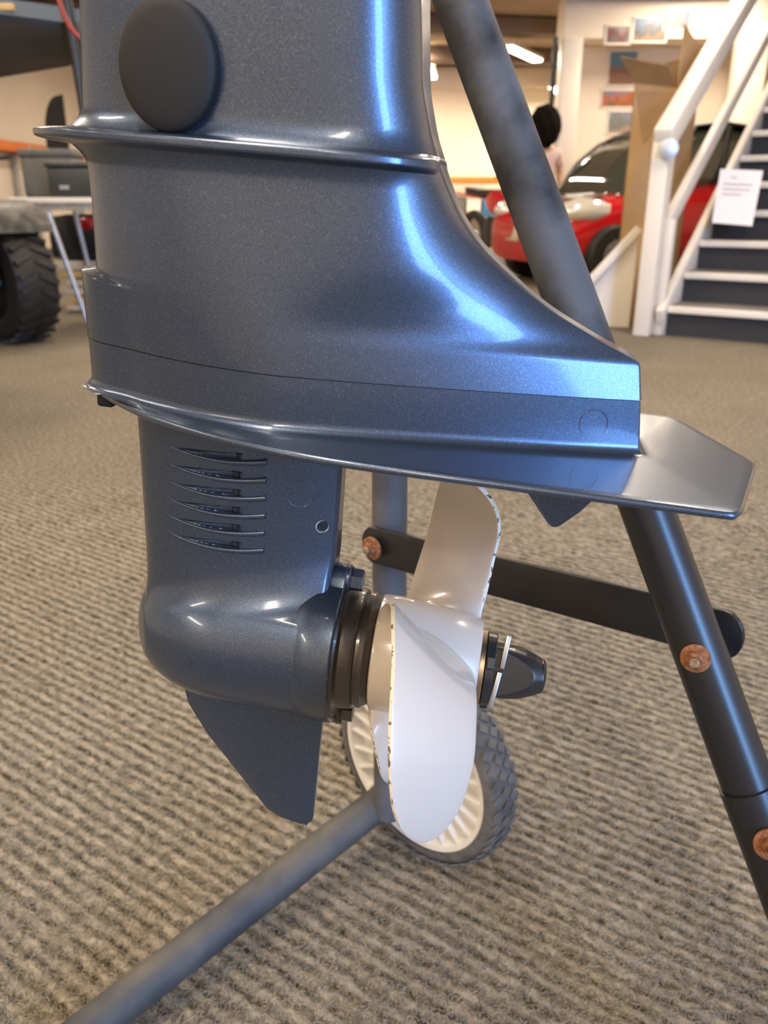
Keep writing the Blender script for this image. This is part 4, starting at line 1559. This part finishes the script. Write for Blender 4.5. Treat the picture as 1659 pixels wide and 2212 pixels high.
for sx in (1, -1):
    for sy in (-1, 1):
        loft('fender', [[(x * 1.0 + sx * .60, sy * .42 + y * .17, zc_ + z * .02) for (y, z) in ((-1, -1), (1, -1), (1, 1), (-1, 1))] for (x, zc_) in ((-.36, .62), (-.26, .73), (-.05, .77), (.14, .72), (.24, .64))], FENDM, atv)
loft('front_cowl', [[(x, y * w__, zc_ + z * h__) for (y, z) in ((-1, -1), (1, -1), (1.1, 0), (.8, 1), (-.8, 1), (-1.1, 0))] for (x, w__, zc_, h__) in ((.2, .18, .82, .12), (.5, .26, .82, .13), (.78, .24, .78, .11), (.92, .16, .72, .07))], GPLAS, atv)
loft('seat', [[(x, y * w__, zc_ + z * .06) for (y, z) in ((-1, -1), (1, -1), (.9, 1), (-.9, 1))] for (x, w__, zc_) in ((-.7, .17, .90), (-.3, .18, .86), (.1, .14, .88))], BPLAS, atv)
for k in range(5):
    tube('front_rack', (.46 + k * .1, -.36, 1.0), (.46 + k * .1, .36, 1.0), .011, BPLAS, atv, n=8)
for s in (-.36, .36):
    tube('rack_side', (.42, s, 1.0), (.9, s, 1.0), .012, BPLAS, atv, n=8)
    tube('rack_strut', (.6, s, 1.0), (.6, s * .7, .8), .010, BPLAS, atv, n=8)
tube('handlebar', (.12, -.38, 1.14), (.12, .38, 1.14), .015, BPLAS, atv, n=10)
tube('steering_column', (.3, 0, .8), (.12, 0, 1.14), .03, BPLAS, atv, n=10)
for s in (-1, 1):
    tube('suspension_arm', (.62, s * .15, .42), (.60, s * .34, .34), .02, GALV, atv, n=8)
    tube('shock_absorber', (.56, s * .18, .72), (.60, s * .32, .36), .03, REDS, atv, n=12)

# ---- trestle table with two storage boxes, pallet of boards below
tab = thing('trestle_table', (-1.75, 5.85, 0), 'white topped folding table with slanted metal legs at left', 'table')
box('table_top', (0, 0, .785), (1.25, .62, .035), WHITE, tab, bevel=.006)
box('top_rail', (0, -.26, .745), (1.15, .03, .04), WOODP, tab, bevel=.003)
for sx in (-1, 1):
    tube('leg', (-.42 * (1 if sx < 0 else -1), -.25, .765), (-.22 * (1 if sx < 0 else -1), -.30, .0), .017, GALV, tab, n=14)
    tube('leg', (-.42 * (1 if sx < 0 else -1), .25, .765), (-.34 * (1 if sx < 0 else -1), .30, .0), .017, GALV, tab, n=14)


def crate(loc, s, m, lab, plate=False):
    o = thing('storage_box', loc, lab, 'box', group='storage boxes on the table')
    box('body', (0, 0, s[2] * .42), (s[0], s[1], s[2] * .84), m, o, bevel=.02)
    box('lid', (0, 0, s[2] * .91), (s[0] + .02, s[1] + .02, s[2] * .17), m, o, bevel=.015)
    if plate:
        box('name_plate', (-.165, -s[1] / 2 - .003, s[2] * .28), (.06, .006, .024), GALV, o, bevel=0)
    return o


crate((-2.235, 6.00, .803), (.34, .26, .30), MGREEN, 'taller grey-green plastic storage box at left end of table')
crate((-1.86, 5.70, .803), (.54, .24, .21), DGREEN, 'low dark green storage box on front edge of table', True)
pal = thing('board_stack', (-1.85, 6.50, 0), 'stack of yellow and pale wooden boards under the folding table', 'boards')
for k, (zz, hh, m_, dx) in enumerate(((.02, .04, WOODP, .0), (.075, .05, WOODY, .05), (.14, .05, WOODP, -.02), (.20, .045, WOODP, .03), (.262, .05, WOODY, .0), (.325, .06, WOODP, -.05))):
    box('board', (dx, 0, zz + .01), (1.05, .5, hh), m_, pal, bevel=.004)
mot = thing('engine_block', (-2.02, 6.50, .368), 'dark engine with small red cover under the folding table', 'engine')
loft('crankcase', [[(x, y * w__, .16 + z * h__) for (y, z) in ((-1, -1), (1, -1), (1.1, 0), (.8, 1), (-.8, 1), (-1.1, 0))] for (x, w__, h__) in ((-.44, .14, .14), (-.3, .19, .159), (.15, .19, .158), (.34, .12, .14))], BPLAS, mot)
box('red_cover', (-.16, -.16, .25), (.13, .06, .085), REDP, mot, bevel=.012)
lathe('pulley', [(0, 0), (0, .05), (.02, .055), (.03, .04), (.03, 0)], (-.03, -.17, .12), (0, -1, 0), GALV, mot, n=20)

# ---- feather flag, left wall rack
ff = thing('feather_flag', (-4.37, 12, 0), 'black fin shaped feather flag in front of far left wall', 'flag')
pts = []
for i in range(15):
    t = i / 14
    a = PI / 2 * t
    pts.append((.12 - .27 * math.sin(a) ** .8 if True else 0, 0, 2.06 - .55 * (1 - math.cos(a))))
pts = [(.13, 0, 2.06)] + pts[1:] + [(-.15, 0, 1.30), (-.10, 0, .75), (.13, 0, .70)]
prism('flag_cloth', pts, (0, .006, 0), BPLAS, ff)
tube('flag_pole', (.14, 0, .02), (.14, 0, 2.07), .012, BPLAS, ff, n=10)
lathe('flag_base', [(0, 0), (0, .22), (.03, .20), (.04, 0)], (.14, 0, 0), (0, 0, 1), BPLAS, ff, n=28)
rk = thing('side_rack', (-5.42, 13.3, 0), 'orange pallet rack along the left wall behind the quad bike', 'shelving')
for zz in (1.5,):
    for xx in (0, -.22):
        bar('beam', (xx, -2.4, zz), (xx, 3.0, zz), .13, .05, ORANGE, rk)
    box('shelf_deck', (-.11, .3, zz + .075), (.26, 5.4, .02), WOODP, rk)
for yy in (-2.4, .3, 3.0):
    for xx in (0, -.22):
        bar('upright', (xx, yy, 0), (xx, yy, 1.54), .07, .07, GALV, rk, up=(0, 1, 0))

# ---- dark boat bow on a post, top left
hull = thing('boat_bow', (-1.75, 3.25, 1.16), 'dark hull-like bow with pale rim jutting in at upper left', 'boat')
HP = [(-.9, .42, -.02, .34), (-.4, .40, -.01, .28), (0, .34, .02, .235), (.35, .24, .06, .205), (.62, .13, .10, .19), (.80, .05, .13, .178)]
rows_h = []
for (x, hw_, zl_, zh_) in HP:
    rows_h.append([(x, -hw_, zh_), (x, -hw_ * .96, zh_ - .03), (x, -hw_ * .75, zl_ + .03), (x, -hw_ * .4, zl_ - .005), (x, 0, zl_ - .03), (x, hw_ * .4, zl_ - .005), (x, hw_ * .75, zl_ + .03), (x, hw_ * .96, zh_ - .03), (x, hw_, zh_)])
loft('hull', rows_h, HULLD, hull, sharp=60)
for sgn in (-1, 1):
    rr_ = [[(x, sgn * (hw_ + dy), zh_ + dz) for (dy, dz) in ((-.02, 0), (.02, 0), (.02, .045), (-.02, .045))] for (x, hw_, zl_, zh_) in HP]
    loft('rim', rr_, HULLR, hull)
for k in range(5):
    xk = -.7 + k * .28
    hwk = float(np.interp(xk, [h[0] for h in HP], [h[1] for h in HP]))
    zk = float(np.interp(xk, [h[0] for h in HP], [h[3] for h in HP]))
    box('deck_plank', (xk, 0, zk + .015), (.26, hwk * 1.9, .02), WOODY, hull, bevel=.003)
tube('bow_post', (.735, -.16, -.20), (.70, -.16, .60), .017, BPLAS, hull, n=16)
bar('post_bracket', (.735, -.16, .16), (.72, -.03, .16), .04, .03, BPLAS, hull)
for sgn in (-1, 1):
    bar('support_leg', (-.80, sgn * .25, -1.16), (-.80, sgn * .25, .06), .06, .06, BPLAS, hull, up=(0, 1, 0))

# ---- red looped cord beside the motor leg
cp = [(-.470, 1.30, 1.16), (-.452, 1.30, 1.10), (-.447, 1.30, 1.053), (-.440, 1.30, 1.030), (-.430, 1.30, 1.012), (-.415, 1.30, 1.001), (-.400, 1.30, 1.004), (-.393, 1.30, 1.03), (-.405, 1.30, 1.07), (-.415, 1.30, 1.12), (-.41, 1.30, 1.17)]
cc = [Vector(p) - Vector(cp[5]) for p in cp]
fine = []
for i in range(len(cc) - 1):
    a, b = cc[i], cc[i + 1]
    for t in (0, .5):
        fine.append(a.lerp(b, t))
fine.append(cc[-1])
for _ in range(2):
    fine = [fine[0]] + [(fine[i - 1] + fine[i] * 2 + fine[i + 1]) / 4 for i in range(1, len(fine) - 1)] + [fine[-1]]
cord = path_tube('pull_cord', fine, .0038, REDS)
cord.location = cp[5]
tag(cord, 'thin red looped cord hanging left of the motor leg', 'cord')
